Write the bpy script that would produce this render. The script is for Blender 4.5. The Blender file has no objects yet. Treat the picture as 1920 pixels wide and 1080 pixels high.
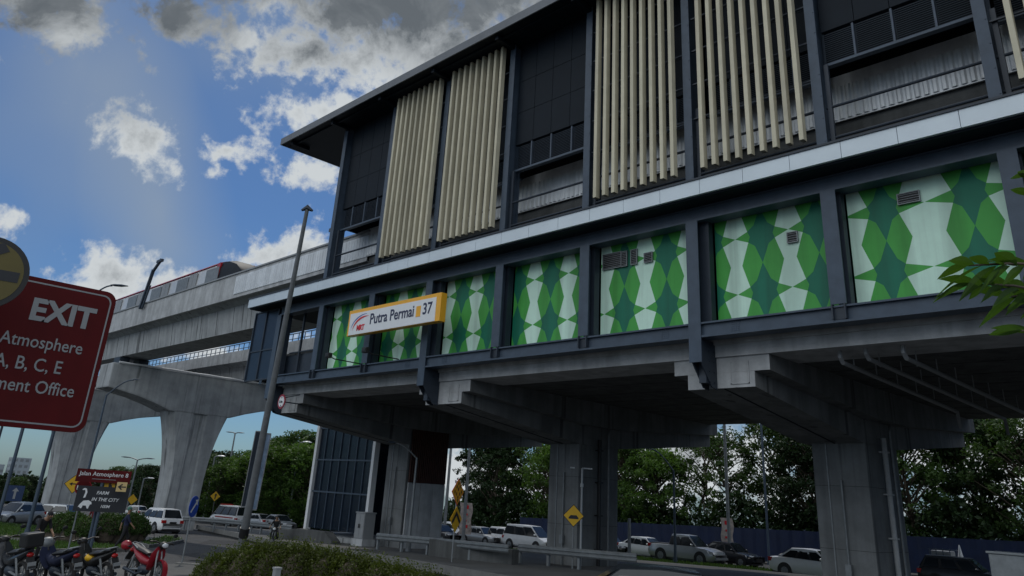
import bpy, bmesh, math, random
from mathutils import Vector, Matrix
random.seed(7)
SC = bpy.context.scene
COL = SC.collection
R = math.radians
PI = math.pi

# ------------------------------------------------------------------ camera
cam_d = bpy.data.cameras.new("camera")
cam = bpy.data.objects.new("camera", cam_d)
COL.objects.link(cam)
SC.camera = cam
cam_d.sensor_width = 36.0
cam_d.lens = 36.0 * 1441.0 / 1920.0
cam_d.shift_x = (960 - 950) / 1920.0
cam_d.shift_y = -(540 - 365) / 1920.0
cam_d.clip_end = 3000
cam_d.clip_start = 0.05
cam.matrix_world = Matrix(((0.704522, 0.220485, 0.674563, 0), (0.707275, -0.296351, -0.641824, 0), (0.058395, 0.929281, -0.364730, 0), (0, 0, 0, 1)))

# ------------------------------------------------------------------ world
SUN_EL, SUN_AZ = 52.0, -62.0          # azimuth measured from +Y towards +X
w = bpy.data.worlds.new("World")
SC.world = w
w.use_nodes = True
nt = w.node_tree
N, L = nt.nodes, nt.links
for n in list(N): N.remove(n)
def nn(t, **k):
    n = N.new(t)
    for a, b in k.items(): setattr(n, a, b)
    return n
def mth(op, a, b=None, c=None, clamp=False):
    n = nn('ShaderNodeMath', operation=op, use_clamp=clamp)
    for i, v in enumerate((a, b, c)):
        if v is None: continue
        if hasattr(v, 'links') or hasattr(v, 'is_linked'): L.new(v, n.inputs[i])
        else: n.inputs[i].default_value = v
    return n.outputs[0]
out = nn('ShaderNodeOutputWorld')
bg = nn('ShaderNodeBackground')
bg.inputs[1].default_value = 0.1
sky = nn('ShaderNodeTexSky', sky_type='NISHITA')
sky.sun_disc = False
sky.sun_elevation = R(SUN_EL)
sky.sun_rotation = R(SUN_AZ)
sky.air_density = 1.0; sky.dust_density = 0.6; sky.ozone_density = 2.0
tc = nn('ShaderNodeTexCoord')
sep = nn('ShaderNodeSeparateXYZ'); L.new(tc.outputs['Generated'], sep.inputs[0])
az = mth('MULTIPLY', mth('ARCTAN2', sep.outputs[0], sep.outputs[1]), 180 / PI)
el = mth('MULTIPLY', mth('ARCSINE', sep.outputs[2]), 180 / PI)
def noise(scale, detail=6, rough=0.55, dist=0.0, vec=None):
    n = nn('ShaderNodeTexNoise'); n.inputs['Scale'].default_value = scale
    n.inputs['Detail'].default_value = detail; n.inputs['Roughness'].default_value = rough
    n.inputs['Distortion'].default_value = dist
    L.new(vec or tc.outputs['Generated'], n.inputs['Vector'])
    return n.outputs[0]
# clouds: (azimuth, elevation, half width, half height, tilt) in degrees on the sky
CLOUDS = [
 ((-74.59, 21.44), 5.2, 2.8, -25), ((-75.35, 22.35), 2.0, 2.2, 0), ((-72.00, 21.13), 2.4, 1.2, -15),
 ((-68.74, 21.65), 2.0, 1.1, 0), ((-65.73, 22.12), 2.6, 1.3, 5), ((-68.27, 20.33), 1.6, .7, 0),
 ((-62.25, 29.81), 7.4, 3.6, 0), ((-57.62, 31.13), 8.0, 5.0, 0), ((-61.06, 32.87), 7.0, 3.4, 0), ((-54.21, 32.72), 12.0, 9.0, 0), ((-47.71, 37.79), 16.0, 10.0, 0),
 ((-61.75, 25.92), 6.6, 2.6, 15), ((-60.42, 26.84), 4.0, 2.0, 0), ((-61.39, 21.41), 5.0, 2.6, 0), ((-64.33, 26.93), 1.2, .7, 0),
 ((-69.33, 29.46), 3.6, 2.6, -30), ((-73.88, 30.11), 5.6, 2.2, 0), ((-82.92, 27.82), 8.0, 3.5, 0), ((-80.45, 27.48), 2.4, 1.6, -50), ((-70.11, 34.26), 12.0, 3.5, 0),
 ((-63.28, 15.203), 4.2, 2.3, 10), ((-61.83, 15.711), 3.0, 2.6, 0), ((-66.74, 15.899), .45, .3, 0),
 ((-73.52, 12.027), 4.4, 2.9, 0), ((-74.95, 11.247), 3.0, 2.0, 0), ((-70.35, 12.194), 3.6, 2.6, 0), ((-71.21, 12.963), 2.6, 1.7, 0), ((-80.33, 14.141), 1.6, 1.9, 0),
 ((-66.51, 7.833), 3.2, 1.3, 0), ((-61.60, 9.663), 3.0, 1.2, 0),
 ((-32.33, 2.981), 14, 4.5, 0), ((-13.975, 4.765), 12, 4.5, 0), ((-47.03, 0.950), 8, 3, 0),
 (60, 34, 46, 24, 5), (110, 30, 50, 26, 0), (165, 34, 60, 30, 0), (-150, 30, 46, 26, 0), (-165, 62, 60, 20, 0),  # unseen cloud cover added behind the camera to brighten the facade
]
field = None
for c_ in CLOUDS:
    a, e, rx, ry, tilt = (*c_[0], *c_[1:]) if isinstance(c_[0], tuple) else c_
    if rx < 10: rx, ry = rx * .82, ry * .80
    ct, st = math.cos(R(tilt)), math.sin(R(tilt))
    k = math.cos(R(e))
    da = mth('MULTIPLY', mth('SUBTRACT', az, a), k)
    de = mth('SUBTRACT', el, e)
    u = mth('ADD', mth('MULTIPLY', da, ct / rx), mth('MULTIPLY', de, st / rx))
    v = mth('ADD', mth('MULTIPLY', da, -st / ry), mth('MULTIPLY', de, ct / ry))
    q = mth('SUBTRACT', 1.0, mth('SQRT', mth('ADD', mth('MULTIPLY', u, u), mth('MULTIPLY', v, v))))
    q = mth('MULTIPLY', q, min(1.0, ry / 2.2))
    field = q if field is None else mth('MAXIMUM', field, q)
n1 = noise(19.0, 12, 0.6, 0.3)
n2 = noise(48.0, 8, 0.6)
cl = mth('ADD', field, mth('MULTIPLY', mth('SUBTRACT', n1, 0.5), 2.3))
cl = mth('ADD', cl, mth('MULTIPLY', mth('SUBTRACT', n2, 0.5), 1.5))
dens = nn('ShaderNodeMapRange', interpolation_type='SMOOTHSTEP'); L.new(cl, dens.inputs[0])
dens.inputs[1].default_value = 0.0; dens.inputs[2].default_value = 0.60
# thin bright veil falling from the cloud bank (sun rays through haze)
n3 = noise(2.6, 3, 0.5)
veil = nn('ShaderNodeMapRange', interpolation_type='SMOOTHSTEP'); L.new(n3, veil.inputs[0])
veil.inputs[1].default_value = 0.42; veil.inputs[2].default_value = 0.75; veil.inputs[4].default_value = 0.35
# cloud tone: thick parts grey, edges bright
n4 = noise(7.0, 7, 0.6, 0.2)
thick = nn('ShaderNodeMapRange', interpolation_type='SMOOTHSTEP')
L.new(mth('ADD', cl, mth('MULTIPLY', mth('SUBTRACT', n4, 0.5), 2.2)), thick.inputs[0])
thick.inputs[1].default_value = 0.55; thick.inputs[2].default_value = 2.0
# heavier grey bank along the top of the sky and a soft bright haze shaft, both fixed in the sky
def blob(a, e, rx, ry, tilt=0):
    ct, st = math.cos(R(tilt)), math.sin(R(tilt))
    da = mth('MULTIPLY', mth('SUBTRACT', az, a), math.cos(R(e))); de = mth('SUBTRACT', el, e)
    u = mth('ADD', mth('MULTIPLY', da, ct / rx), mth('MULTIPLY', de, st / rx)); v = mth('ADD', mth('MULTIPLY', da, -st / ry), mth('MULTIPLY', de, ct / ry))
    return mth('SUBTRACT', 1.0, mth('SQRT', mth('ADD', mth('MULTIPLY', u, u), mth('MULTIPLY', v, v))), clamp=True)
grey = mth('ADD', blob(*(-49.95, 36.15), 13, 8), mth('ADD', blob(*(-71.47, 34.62), 20, 8), blob(*(-84.62, 28.03), 16, 9)))
n5 = noise(11.0, 9, 0.6, 0.4)
thick_f = mth('MINIMUM', mth('ADD', mth('MULTIPLY', thick.outputs[0], .8), mth('MULTIPLY', grey, mth('MULTIPLY', mth('SUBTRACT', n5, .22), 3.6))), mth('ADD', .55, mth('MULTIPLY', n5, .75)), clamp=True)
shaft = mth('ADD', blob(*(-71.70, 16.727), 5.0, 13.0, 20), blob(*(-79.06, 25.09), 7.0, 12.0, 25))
shaft = mth('MULTIPLY', mth('MULTIPLY', shaft, n3), 1.0, clamp=True)
def mix(f, a, b):
    n = nn('ShaderNodeMix', data_type='RGBA')
    if isinstance(f, float): n.inputs[0].default_value = f
    else: L.new(f, n.inputs[0])
    for i, v in ((6, a), (7, b)):
        if isinstance(v, tuple): n.inputs[i].default_value = v
        else: L.new(v, n.inputs[i])
    return n.outputs[2]
ccol = mix(thick_f, (8.2, 8.7, 9.0, 1), (1.7, 1.95, 2.2, 1))
# boost added to the unseen clouds behind the camera so they light the facade
dp = nn('ShaderNodeVectorMath', operation='DOT_PRODUCT'); L.new(tc.outputs['Generated'], dp.inputs[0]); dp.inputs[1].default_value = (.35, -.80, .48)
front = mth('ADD', 1.0, mth('MULTIPLY', mth('MAXIMUM', dp.outputs['Value'], 0.0), 1.5))
fc = nn('ShaderNodeVectorMath', operation='SCALE'); L.new(ccol, fc.inputs[0]); L.new(front, fc.inputs['Scale']); ccol = fc.outputs[0]
tint = nn('ShaderNodeMix', data_type='RGBA', blend_type='MULTIPLY'); tint.inputs[0].default_value = 1.0
L.new(sky.outputs[0], tint.inputs[6]); tint.inputs[7].default_value = (0.37, 0.58, 0.84, 1)
base = mix(veil.outputs[0], tint.outputs[2], (3.6, 4.4, 5.2, 1))
base = mix(shaft, base, (4.2, 5.0, 5.8, 1))
fin = mix(dens.outputs[0], base, ccol)
L.new(fin, bg.inputs[0]); L.new(bg.outputs[0], out.inputs[0])

# ------------------------------------------------------------------ sun
sd = bpy.data.lights.new("sun", 'SUN'); sd.energy = 2.0; sd.angle = R(0.6); sd.color = (1.0, 0.95, 0.86)
sun = bpy.data.objects.new("sun", sd); COL.objects.link(sun)
sv = Vector((math.sin(R(SUN_AZ)) * math.cos(R(SUN_EL)), math.cos(R(SUN_AZ)) * math.cos(R(SUN_EL)), math.sin(R(SUN_EL))))
sun.rotation_euler = sv.to_track_quat('Z', 'Y').to_euler()
SC.view_settings.view_transform = 'Standard'
SC.view_settings.look = 'None'
SC.view_settings.exposure = -0.48
SC.view_settings.gamma = 1.0

# ------------------------------------------------------------------ materials
def mat(name, col, rough=0.6, metal=0.0, var=0.0, scale=3.0, streak=0.0, bump=0.0, bscale=40.0, spec=0.5, emit=None, trans=0.0, objvar=0.0, stretch=(1, 1, 1)):
    m = bpy.data.materials.new(name); m.use_nodes = True
    t = m.node_tree; b = t.nodes['Principled BSDF']
    b.inputs['Base Color'].default_value = (*col, 1)
    b.inputs['Roughness'].default_value = rough; b.inputs['Metallic'].default_value = metal
    b.inputs['Specular IOR Level'].default_value = spec
    c = t.nodes.new('ShaderNodeTexCoord')
    last = None
    def mul(prev, fac_socket, lo, hi, a=0.3, z=0.7):
        mr = t.nodes.new('ShaderNodeMapRange'); t.links.new(fac_socket, mr.inputs[0])
        mr.inputs[1].default_value = a; mr.inputs[2].default_value = z
        mr.inputs[3].default_value = lo; mr.inputs[4].default_value = hi
        mx = t.nodes.new('ShaderNodeMix'); mx.data_type = 'RGBA'; mx.blend_type = 'MULTIPLY'; mx.inputs[0].default_value = 1
        if prev is None: mx.inputs[6].default_value = (*col, 1)
        else: t.links.new(prev, mx.inputs[6])
        cb = t.nodes.new('ShaderNodeCombineColor')
        for i in range(3): t.links.new(mr.outputs[0], cb.inputs[i])
        t.links.new(cb.outputs[0], mx.inputs[7])
        return mx.outputs[2]
    if var:
        mp = t.nodes.new('ShaderNodeMapping'); t.links.new(c.outputs['Object'], mp.inputs[0]); mp.inputs['Scale'].default_value = stretch
        n = t.nodes.new('ShaderNodeTexNoise'); n.inputs['Scale'].default_value = scale; n.inputs['Detail'].default_value = 8; n.inputs['Roughness'].default_value = 0.65
        t.links.new(mp.outputs[0], n.inputs['Vector'])
        last = mul(last, n.outputs[0], 1 - var, 1 + var)
    if streak:
        mp = t.nodes.new('ShaderNodeMapping'); t.links.new(c.outputs['Object'], mp.inputs[0]); mp.inputs['Scale'].default_value = (1.7, 1.7, 0.09)
        n = t.nodes.new('ShaderNodeTexNoise'); n.inputs['Scale'].default_value = 1.1; n.inputs['Detail'].default_value = 5; n.inputs['Distortion'].default_value = 0.3
        t.links.new(mp.outputs[0], n.inputs['Vector'])
        last = mul(last, n.outputs[0], 1 - streak, 1.06, 0.36, 0.56)
    if name in ('concrete', 'shaded_concrete'):
        mp = t.nodes.new('ShaderNodeMapping'); t.links.new(c.outputs['Object'], mp.inputs[0]); mp.inputs['Scale'].default_value = (1.0, 1.0, 0.035)
        n = t.nodes.new('ShaderNodeTexNoise'); n.inputs['Scale'].default_value = 1.9; n.inputs['Detail'].default_value = 3; n.inputs['Distortion'].default_value = 0.15
        t.links.new(mp.outputs[0], n.inputs['Vector'])
        last = mul(last, n.outputs[0], 1.0, .40, 0.60, 0.70)
    if objvar:
        oi = t.nodes.new('ShaderNodeObjectInfo')
        last = mul(last, oi.outputs['Random'], 1 - objvar, 1 + objvar, 0, 1)
    if last is not None: t.links.new(last, b.inputs['Base Color'])
    if bump:
        n = t.nodes.new('ShaderNodeTexNoise'); n.inputs['Scale'].default_value = bscale; n.inputs['Detail'].default_value = 6
        t.links.new(c.outputs['Object'], n.inputs['Vector'])
        bp = t.nodes.new('ShaderNodeBump'); bp.inputs['Strength'].default_value = bump; bp.inputs['Distance'].default_value = 0.05
        t.links.new(n.outputs[0], bp.inputs['Height']); t.links.new(bp.outputs[0], b.inputs['Normal'])
    if emit:
        b.inputs['Emission Color'].default_value = (*emit[0], 1); b.inputs['Emission Strength'].default_value = emit[1]
    if trans:
        b.inputs['Transmission Weight'].default_value = trans
    return m
M = {}
M['concrete'] = mat('concrete', (.34, .355, .365), .85, var=.2, scale=.9, streak=.15, bump=.25, bscale=14)
M['concrete_shaded'] = mat('shaded_concrete', (.17, .178, .182), .88, var=.25, scale=.8, streak=.2, bump=.3, bscale=12)  # base tone darkened to hold the shade under the station; streaks are stains
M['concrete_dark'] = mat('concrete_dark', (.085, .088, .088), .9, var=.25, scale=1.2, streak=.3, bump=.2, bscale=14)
M['concrete_pale'] = mat('concrete_pale', (.42, .43, .44), .8, var=.2, scale=1.5, streak=.18, bump=.2, bscale=20)
M['steel'] = mat('blue_grey_steel_paint', (.055, .078, .112), .45, var=.18, scale=2.5, spec=.4)
M['steel_dark'] = mat('dark_steel_paint', (.022, .032, .048), .5, var=.2, scale=2.0)
M['panel_dark'] = mat('dark_metal_panel', (.006, .011, .018), .6, var=.15, scale=2, spec=.2)
M['fascia'] = mat('pale_aluminium', (.62, .69, .74), .4, metal=.15, var=.06, scale=.8)
M['fin'] = mat('cream_louvre_paint', (.58, .53, .39), .55, var=.10, scale=1.5, streak=.16, objvar=.09)
M['corr'] = mat('galvanised_sheet', (.70, .72, .74), .5, metal=.2, var=.12, scale=1.5, streak=.12)
M['roof'] = mat('roof_edge_metal', (.14, .15, .165), .5, metal=.2, var=.12, scale=2)
M['g_light'] = mat('mural_pale_green', (.62, .86, .72), .6, var=.05, scale=2, streak=.22)
M['g_mid'] = mat('mural_leaf_green', (.060, .36, .060), .6, var=.06, scale=2, streak=.22)
M['g_dark'] = mat('mural_deep_green', (.003, .155, .09), .6, var=.06, scale=2, streak=.22)
M['g_joint'] = mat('mural_sheet_joint', (.02, .09, .05), .7, var=.1)
M['asphalt'] = mat('asphalt', (.040, .041, .044), .9, var=.25, scale=.35, bump=.3, bscale=60)
M['dullblue'] = mat('dull_blue_sign_film', (.012, .035, .10), .6, var=.1)
M['patch'] = mat('asphalt_patch', (.026, .026, .028), .95, var=.3, scale=1.5, bump=.3, bscale=60)
M['stain'] = mat('oil_stained_asphalt', (.030, .030, .031), .6, var=.5, scale=1.2)
M['paving'] = mat('paving', (.085, .085, .082), .9, var=.3, scale=.6, bump=.2, bscale=40)
M['kerb'] = mat('kerb_concrete', (.16, .158, .15), .85, var=.3, scale=2)
M['grass'] = mat('grass', (.055, .07, .018), .95, var=.45, scale=1.6, bump=.8, bscale=30)
M['black'] = mat('black_plastic', (.012, .012, .013), .5, var=.1)
M['rubber'] = mat('tyre_rubber', (.016, .016, .017), .85, var=.1)
M['chrome'] = mat('bright_metal', (.55, .56, .58), .25, metal=.9, var=.05)
M['galv'] = mat('galvanised_pole', (.22, .235, .245), .5, metal=.4, var=.2, scale=4)
M['glass'] = mat('car_glass', (.012, .016, .02), .08, spec=.8, var=.05)
M['tower_glass'] = mat('tower_glass', (.012, .022, .04), .3, spec=.35, var=.3, scale=.5)
M['lift_glass'] = mat('lift_glass', (.008, .016, .032), .2, spec=.35, var=.3, scale=.5)
M['lift_glass'].node_tree.nodes['Principled BSDF'].inputs['Alpha'].default_value = .72
M['white'] = mat('white_paint', (.78, .79, .80), .3, var=.03)
M['silver'] = mat('silver_paint', (.42, .44, .46), .3, metal=.5, var=.03)
M['darkcar'] = mat('dark_car_paint', (.025, .028, .034), .25, var=.05)
M['red'] = mat('red_paint', (.26, .008, .018), .35, var=.06)
M['pole'] = mat('weathered_pole', (.19, .20, .21), .55, metal=.3, var=.2, scale=4)
M['redsign'] = mat('dark_red_sign_film', (.085, .004, .005), .6, var=.16, scale=1.6, spec=.2, streak=.12)
M['signwhite'] = mat('white_sign_film', (.72, .73, .74), .5, var=.05)
M['signgrey'] = mat('grey_sign_film', (.27, .28, .29), .5, var=.05)
M['orange'] = mat('orange_frame', (.85, .42, .025), .4, var=.05)
M['yellow'] = mat('yellow_sign_film', (.72, .42, .012), .45, var=.05)
M['dyellow'] = mat('dull_yellow_sign_film', (.11, .085, .012), .5, var=.12)
M['cream'] = mat('cream_sign_film', (.62, .45, .2), .5, var=.05)
M['blue'] = mat('blue_sign_film', (.01, .065, .42), .4, var=.05)
M['ink'] = mat('black_lettering', (.012, .014, .02), .5, var=.05)
M['navytext'] = mat('navy_lettering', (.02, .025, .07), .5, var=.05)
M['redtext'] = mat('red_lettering', (.62, .02, .03), .5, var=.05)
M['hoarding'] = mat('blue_hoarding_sheet', (.003, .011, .045), .5, var=.25, scale=.8)
M['trunk'] = mat('bark', (.10, .08, .06), .9, var=.3, scale=3)
M['rust'] = mat('red_brown_slat', (.075, .028, .02), .6, var=.25, scale=2)
M['trainred'] = mat('train_red', (.38, .012, .02), .3, var=.05)
M['trainsilver'] = mat('train_silver', (.60, .61, .62), .35, metal=.2, var=.06)
M['taillight'] = mat('tail_lamp', (.35, .01, .01), .2, var=.05)
M['headlamp'] = mat('head_lamp', (.6, .62, .65), .12, var=.05)
M['skin'] = mat('skin', (.28, .16, .10), .6, var=.05)
M['navy'] = mat('navy_cloth', (.012, .018, .05), .9, var=.2, scale=6)
M['darkcloth'] = mat('dark_cloth', (.016, .016, .019), .9, var=.2, scale=6)
M['redcloth'] = mat('red_cloth', (.12, .012, .018), .9, var=.2, scale=6)
M['hair'] = mat('hair', (.012, .010, .009), .7, var=.1)
M['teal'] = mat('teal_cloth', (.06, .16, .13), .8, var=.2, scale=6)
M['poster'] = mat('poster_print', (.22, .30, .42), .6, var=.5, scale=2.2)
M['posterred'] = mat('poster_print_red', (.42, .36, .33), .6, var=.5, scale=3)
M['far'] = mat('far_facade', (.30, .34, .37), .8, var=.1)
t_ = M['asphalt'].node_tree; b_ = t_.nodes['Principled BSDF']; src_ = b_.inputs['Base Color'].links[0].from_socket
c_ = t_.nodes.new('ShaderNodeTexCoord'); ns_ = t_.nodes.new('ShaderNodeTexNoise'); ns_.inputs['Scale'].default_value = .8; ns_.inputs['Detail'].default_value = 4
ad_ = t_.nodes.new('ShaderNodeMix'); ad_.data_type = 'VECTOR'; ad_.inputs[0].default_value = .35
t_.links.new(c_.outputs['Object'], ns_.inputs['Vector']); t_.links.new(c_.outputs['Object'], ad_.inputs[4]); t_.links.new(ns_.outputs['Color'], ad_.inputs[5])
vo_ = t_.nodes.new('ShaderNodeTexVoronoi'); vo_.feature = 'DISTANCE_TO_EDGE'; vo_.inputs['Scale'].default_value = .35; t_.links.new(ad_.outputs[1], vo_.inputs['Vector'])
mr_ = t_.nodes.new('ShaderNodeMapRange'); t_.links.new(vo_.outputs['Distance'], mr_.inputs[0]); mr_.inputs[2].default_value = .02; mr_.inputs[3].default_value = .45
mx_ = t_.nodes.new('ShaderNodeMix'); mx_.data_type = 'RGBA'; mx_.blend_type = 'MULTIPLY'; mx_.inputs[0].default_value = 1; cb_ = t_.nodes.new('ShaderNodeCombineColor')
for i in range(3): t_.links.new(mr_.outputs[0], cb_.inputs[i])
t_.links.new(src_, mx_.inputs[6]); t_.links.new(cb_.outputs[0], mx_.inputs[7]); t_.links.new(mx_.outputs[2], b_.inputs['Base Color'])
def leafmat(name, col, tr=.5, ov=.25):
    m = mat(name, col, .55, var=.35, scale=.9, objvar=ov, spec=.25)
    t = m.node_tree; b = t.nodes['Principled BSDF']
    tl = t.nodes.new('ShaderNodeBsdfTranslucent'); mx = t.nodes.new('ShaderNodeMixShader'); mx.inputs[0].default_value = tr
    src = b.inputs['Base Color'].links[0].from_socket
    g = t.nodes.new('ShaderNodeMix'); g.data_type = 'RGBA'; g.blend_type = 'MULTIPLY'; g.inputs[0].default_value = 1
    t.links.new(src, g.inputs[6]); g.inputs[7].default_value = (1.3, 1.4, .5, 1)
    t.links.new(g.outputs[2], tl.inputs[0]); t.links.new(b.outputs[0], mx.inputs[1]); t.links.new(tl.outputs[0], mx.inputs[2])
    t.links.new(mx.outputs[0], t.nodes['Material Output'].inputs[0])
    return m
M['leaf'] = leafmat('tree_leaves', (.045, .085, .022), .3)
M['leaf_dark'] = leafmat('dark_tree_leaves', (.022, .045, .016), .22)
M['leaf_bright'] = leafmat('bright_tree_leaves', (.07, .13, .03), .4)
M['hedge'] = leafmat('hedge_leaves', (.062, .082, .012), .3, .05)
M['near_leaf'] = leafmat('near_leaves', (.045, .095, .016), .35, .05)

# ------------------------------------------------------------------ helpers
def gz(x, y): return -(2.0 - .026 * x + .0145 * y)      # ground height
def mz(x, y): return gz(x, y) + .4                       # height of the raised median
class MB:
    def __init__(s, org=(0, 0, 0)):
        s.v = []; s.f = []; s.m = []; s.o = Vector(org)
    def add(s, vs, fs, mi=0):
        b = len(s.v); s.v += [Vector(p) - s.o for p in vs]
        s.f += [tuple(b + i for i in f) for f in fs]; s.m += [mi] * len(fs)
        return s
    def box(s, x0, x1, y0, y1, z0, z1, mi=0):
        p = [(x, y, z) for z in (z0, z1) for y in (y0, y1) for x in (x0, x1)]
        return s.add(p, [(0, 2, 3, 1), (4, 5, 7, 6), (0, 1, 5, 4), (2, 6, 7, 3), (0, 4, 6, 2), (1, 3, 7, 5)], mi)
    def bar(s, a, b, wd, ht, mi=0, up=(0, 0, 1)):
        a, b = Vector(a), Vector(b); d = (b - a).normalized(); u = Vector(up)
        if abs(d.dot(u)) > .98: u = Vector((0, 1, 0))
        sd_ = d.cross(u).normalized() * wd / 2; u = sd_.cross(d).normalized() * ht / 2
        p = [q + i * sd_ + j * u for q in (a, b) for i, j in ((-1, -1), (1, -1), (1, 1), (-1, 1))]
        return s.add(p, [(0, 1, 2, 3), (7, 6, 5, 4), (0, 4, 5, 1), (1, 5, 6, 2), (2, 6, 7, 3), (3, 7, 4, 0)], mi)
    def tube(s, pts, rad, n=10, mi=0, caps=True):
        pts = [Vector(p) for p in pts]; k = len(pts)
        if not isinstance(rad, (list, tuple)): rad = [rad] * k
        vs = []; u = None
        for i, p in enumerate(pts):
            d = (pts[min(i + 1, k - 1)] - pts[max(i - 1, 0)]).normalized()
            if u is None:
                u = d.orthogonal().normalized()
            u = (u - d * u.dot(d)).normalized(); v_ = d.cross(u)
            vs += [p + rad[i] * (math.cos(2 * PI * j / n) * u + math.sin(2 * PI * j / n) * v_) for j in range(n)]
        fs = [(i * n + j, i * n + (j + 1) % n, (i + 1) * n + (j + 1) % n, (i + 1) * n + j) for i in range(k - 1) for j in range(n)]
        if caps: fs += [tuple(range(n))[::-1], tuple((k - 1) * n + j for j in range(n))]
        return s.add(vs, fs, mi)
    def prism(s, poly, fn, a, b, mi=0):
        n = len(poly); vs = [fn(p, a) for p in poly] + [fn(p, b) for p in poly]
        fs = [tuple(range(n))[::-1], tuple(range(n, 2 * n))] + [(i, (i + 1) % n, n + (i + 1) % n, n + i) for i in range(n)]
        return s.add(vs, fs, mi)
    def disc(s, c, nrm, r, th, n=28, mi=0):
        c = Vector(c); nv = Vector(nrm).normalized()
        return s.tube([c, c + nv * th], r, n, mi)
    def ellipsoid(s, c, r, mi=0, nu=12, nv=8, noise=0):
        c = Vector(c); vs = [c + Vector((0, 0, -r[2]))]
        for i in range(1, nv):
            t_ = -PI / 2 + PI * i / nv
            for j in range(nu):
                a = 2 * PI * j / nu; q = 1 + random.uniform(-noise, noise)
                vs.append(c + Vector((r[0] * math.cos(t_) * math.cos(a), r[1] * math.cos(t_) * math.sin(a), r[2] * math.sin(t_))) * q)
        vs.append(c + Vector((0, 0, r[2]))); fs = []
        for j in range(nu): fs.append((0, 1 + (j + 1) % nu, 1 + j))
        for i in range(nv - 2):
            for j in range(nu):
                a = 1 + i * nu + j; b = 1 + i * nu + (j + 1) % nu; fs.append((a, b, b + nu, a + nu))
        e = len(vs) - 1
        for j in range(nu): fs.append((e, 1 + (nv - 2) * nu + j, 1 + (nv - 2) * nu + (j + 1) % nu))
        return s.add(vs, fs, mi)
    def build(s, name, mats, parent=None, smooth=False, recalc=True, bevel=0):
        me = bpy.data.meshes.new(name); me.from_pydata(s.v, [], s.f)
        if not isinstance(mats, (list, tuple)): mats = [mats]
        for m in mats: me.materials.append(M[m] if isinstance(m, str) else m)
        for p, i in zip(me.polygons, s.m): p.material_index = i
        if recalc:
            bm = bmesh.new(); bm.from_mesh(me); bmesh.ops.recalc_face_normals(bm, faces=bm.faces)
            if bevel:
                bmesh.ops.bevel(bm, geom=[e for e in bm.edges if e.is_manifold and e.calc_face_angle(0) > .6], offset=bevel, segments=2, affect='EDGES', profile=.6)
            bm.to_mesh(me); bm.free()
        if smooth:
            for p in me.polygons: p.use_smooth = True
            me.set_sharp_from_angle(angle=R(38))
        o = bpy.data.objects.new(name, me); COL.objects.link(o)
        if parent: o.parent = parent
        elif s.o.length: o.location = s.o
        return o
def tag(o, label=None, cat=None, group=None, kind=None):
    if label: o['label'] = label
    if cat: o['category'] = cat
    if group: o['group'] = group
    if kind: o['kind'] = kind
    return o
def thing(name, label, cat, loc=(0, 0, 0), rotz=0, group=None):
    o = bpy.data.objects.new(name, None); COL.objects.link(o); o.empty_display_size = .2
    o.location = loc; o.rotation_euler = (0, 0, rotz)
    return tag(o, label, cat, group)
def dup(root, label, loc, rotz=0, scale=None, recolor=None, group=None):
    if recolor: recolor = {M[k].name: v for k, v in recolor.items()}
    def cp(o, par):
        c = o.copy(); COL.objects.link(c); c.parent = par
        if recolor and c.data is not None and any(m and m.name in recolor for m in c.data.materials):
            key = (o.data.name, tuple(sorted(recolor.items())))
            if key not in RC:
                d = o.data.copy()
                for i, m in enumerate(d.materials):
                    if m and m.name in recolor: d.materials[i] = M[recolor[m.name]]
                RC[key] = d
            c.data = RC[key]
        for ch in o.children: cp(ch, c)
        return c
    r = cp(root, None); r.location = loc; r.rotation_euler = (0, 0, rotz); r['label'] = label
    if scale: r.scale = (scale, scale, scale) if not isinstance(scale, tuple) else scale
    if group: r['group'] = group
    return r
RC = {}
def text(name, s, size, mtx, parent, m, ext=.003, bold=0.0, align='LEFT', sx=1.0, shear=0.0):
    c = bpy.data.curves.new(name, 'FONT'); c.body = s; c.size = size; c.extrude = ext; c.offset = bold; c.align_x = align; c.shear = shear
    c.resolution_u = 3
    t = bpy.data.objects.new('tmp', c); COL.objects.link(t)
    dg = bpy.context.evaluated_depsgraph_get()
    me = bpy.data.meshes.new_from_object(t.evaluated_get(dg)); bpy.data.objects.remove(t); bpy.data.curves.remove(c)
    me.transform(Matrix.Diagonal((sx, 1, 1, 1))); me.transform(mtx)
    me.materials.clear(); me.materials.append(M[m]); me.name = name
    o = bpy.data.objects.new(name, me); COL.objects.link(o); o.parent = parent
    return o
def frame(origin, xax, yax):
    x = Vector(xax).normalized(); y = Vector(yax).normalized(); z = x.cross(y)
    m = Matrix((x, y, z)).transposed().to_4x4(); m.translation = Vector(origin); return m
def clip(poly, axis, val, keep_greater):
    res = []
    for i in range(len(poly)):
        a, b = poly[i], poly[(i + 1) % len(poly)]
        ia = (a[axis] >= val) == keep_greater; ib = (b[axis] >= val) == keep_greater
        if ia: res.append(a)
        if ia != ib:
            t_ = (val - a[axis]) / (b[axis] - a[axis]); res.append((a[0] + t_ * (b[0] - a[0]), a[1] + t_ * (b[1] - a[1])))
    return res
def clip_rect(poly, x0, x1, z0, z1):
    for ax, v, k in ((0, x0, True), (0, x1, False), (1, z0, True), (1, z1, False)):
        if len(poly) < 3: return []
        poly = clip(poly, ax, v, k)
    return poly if len(poly) > 2 else []
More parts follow.
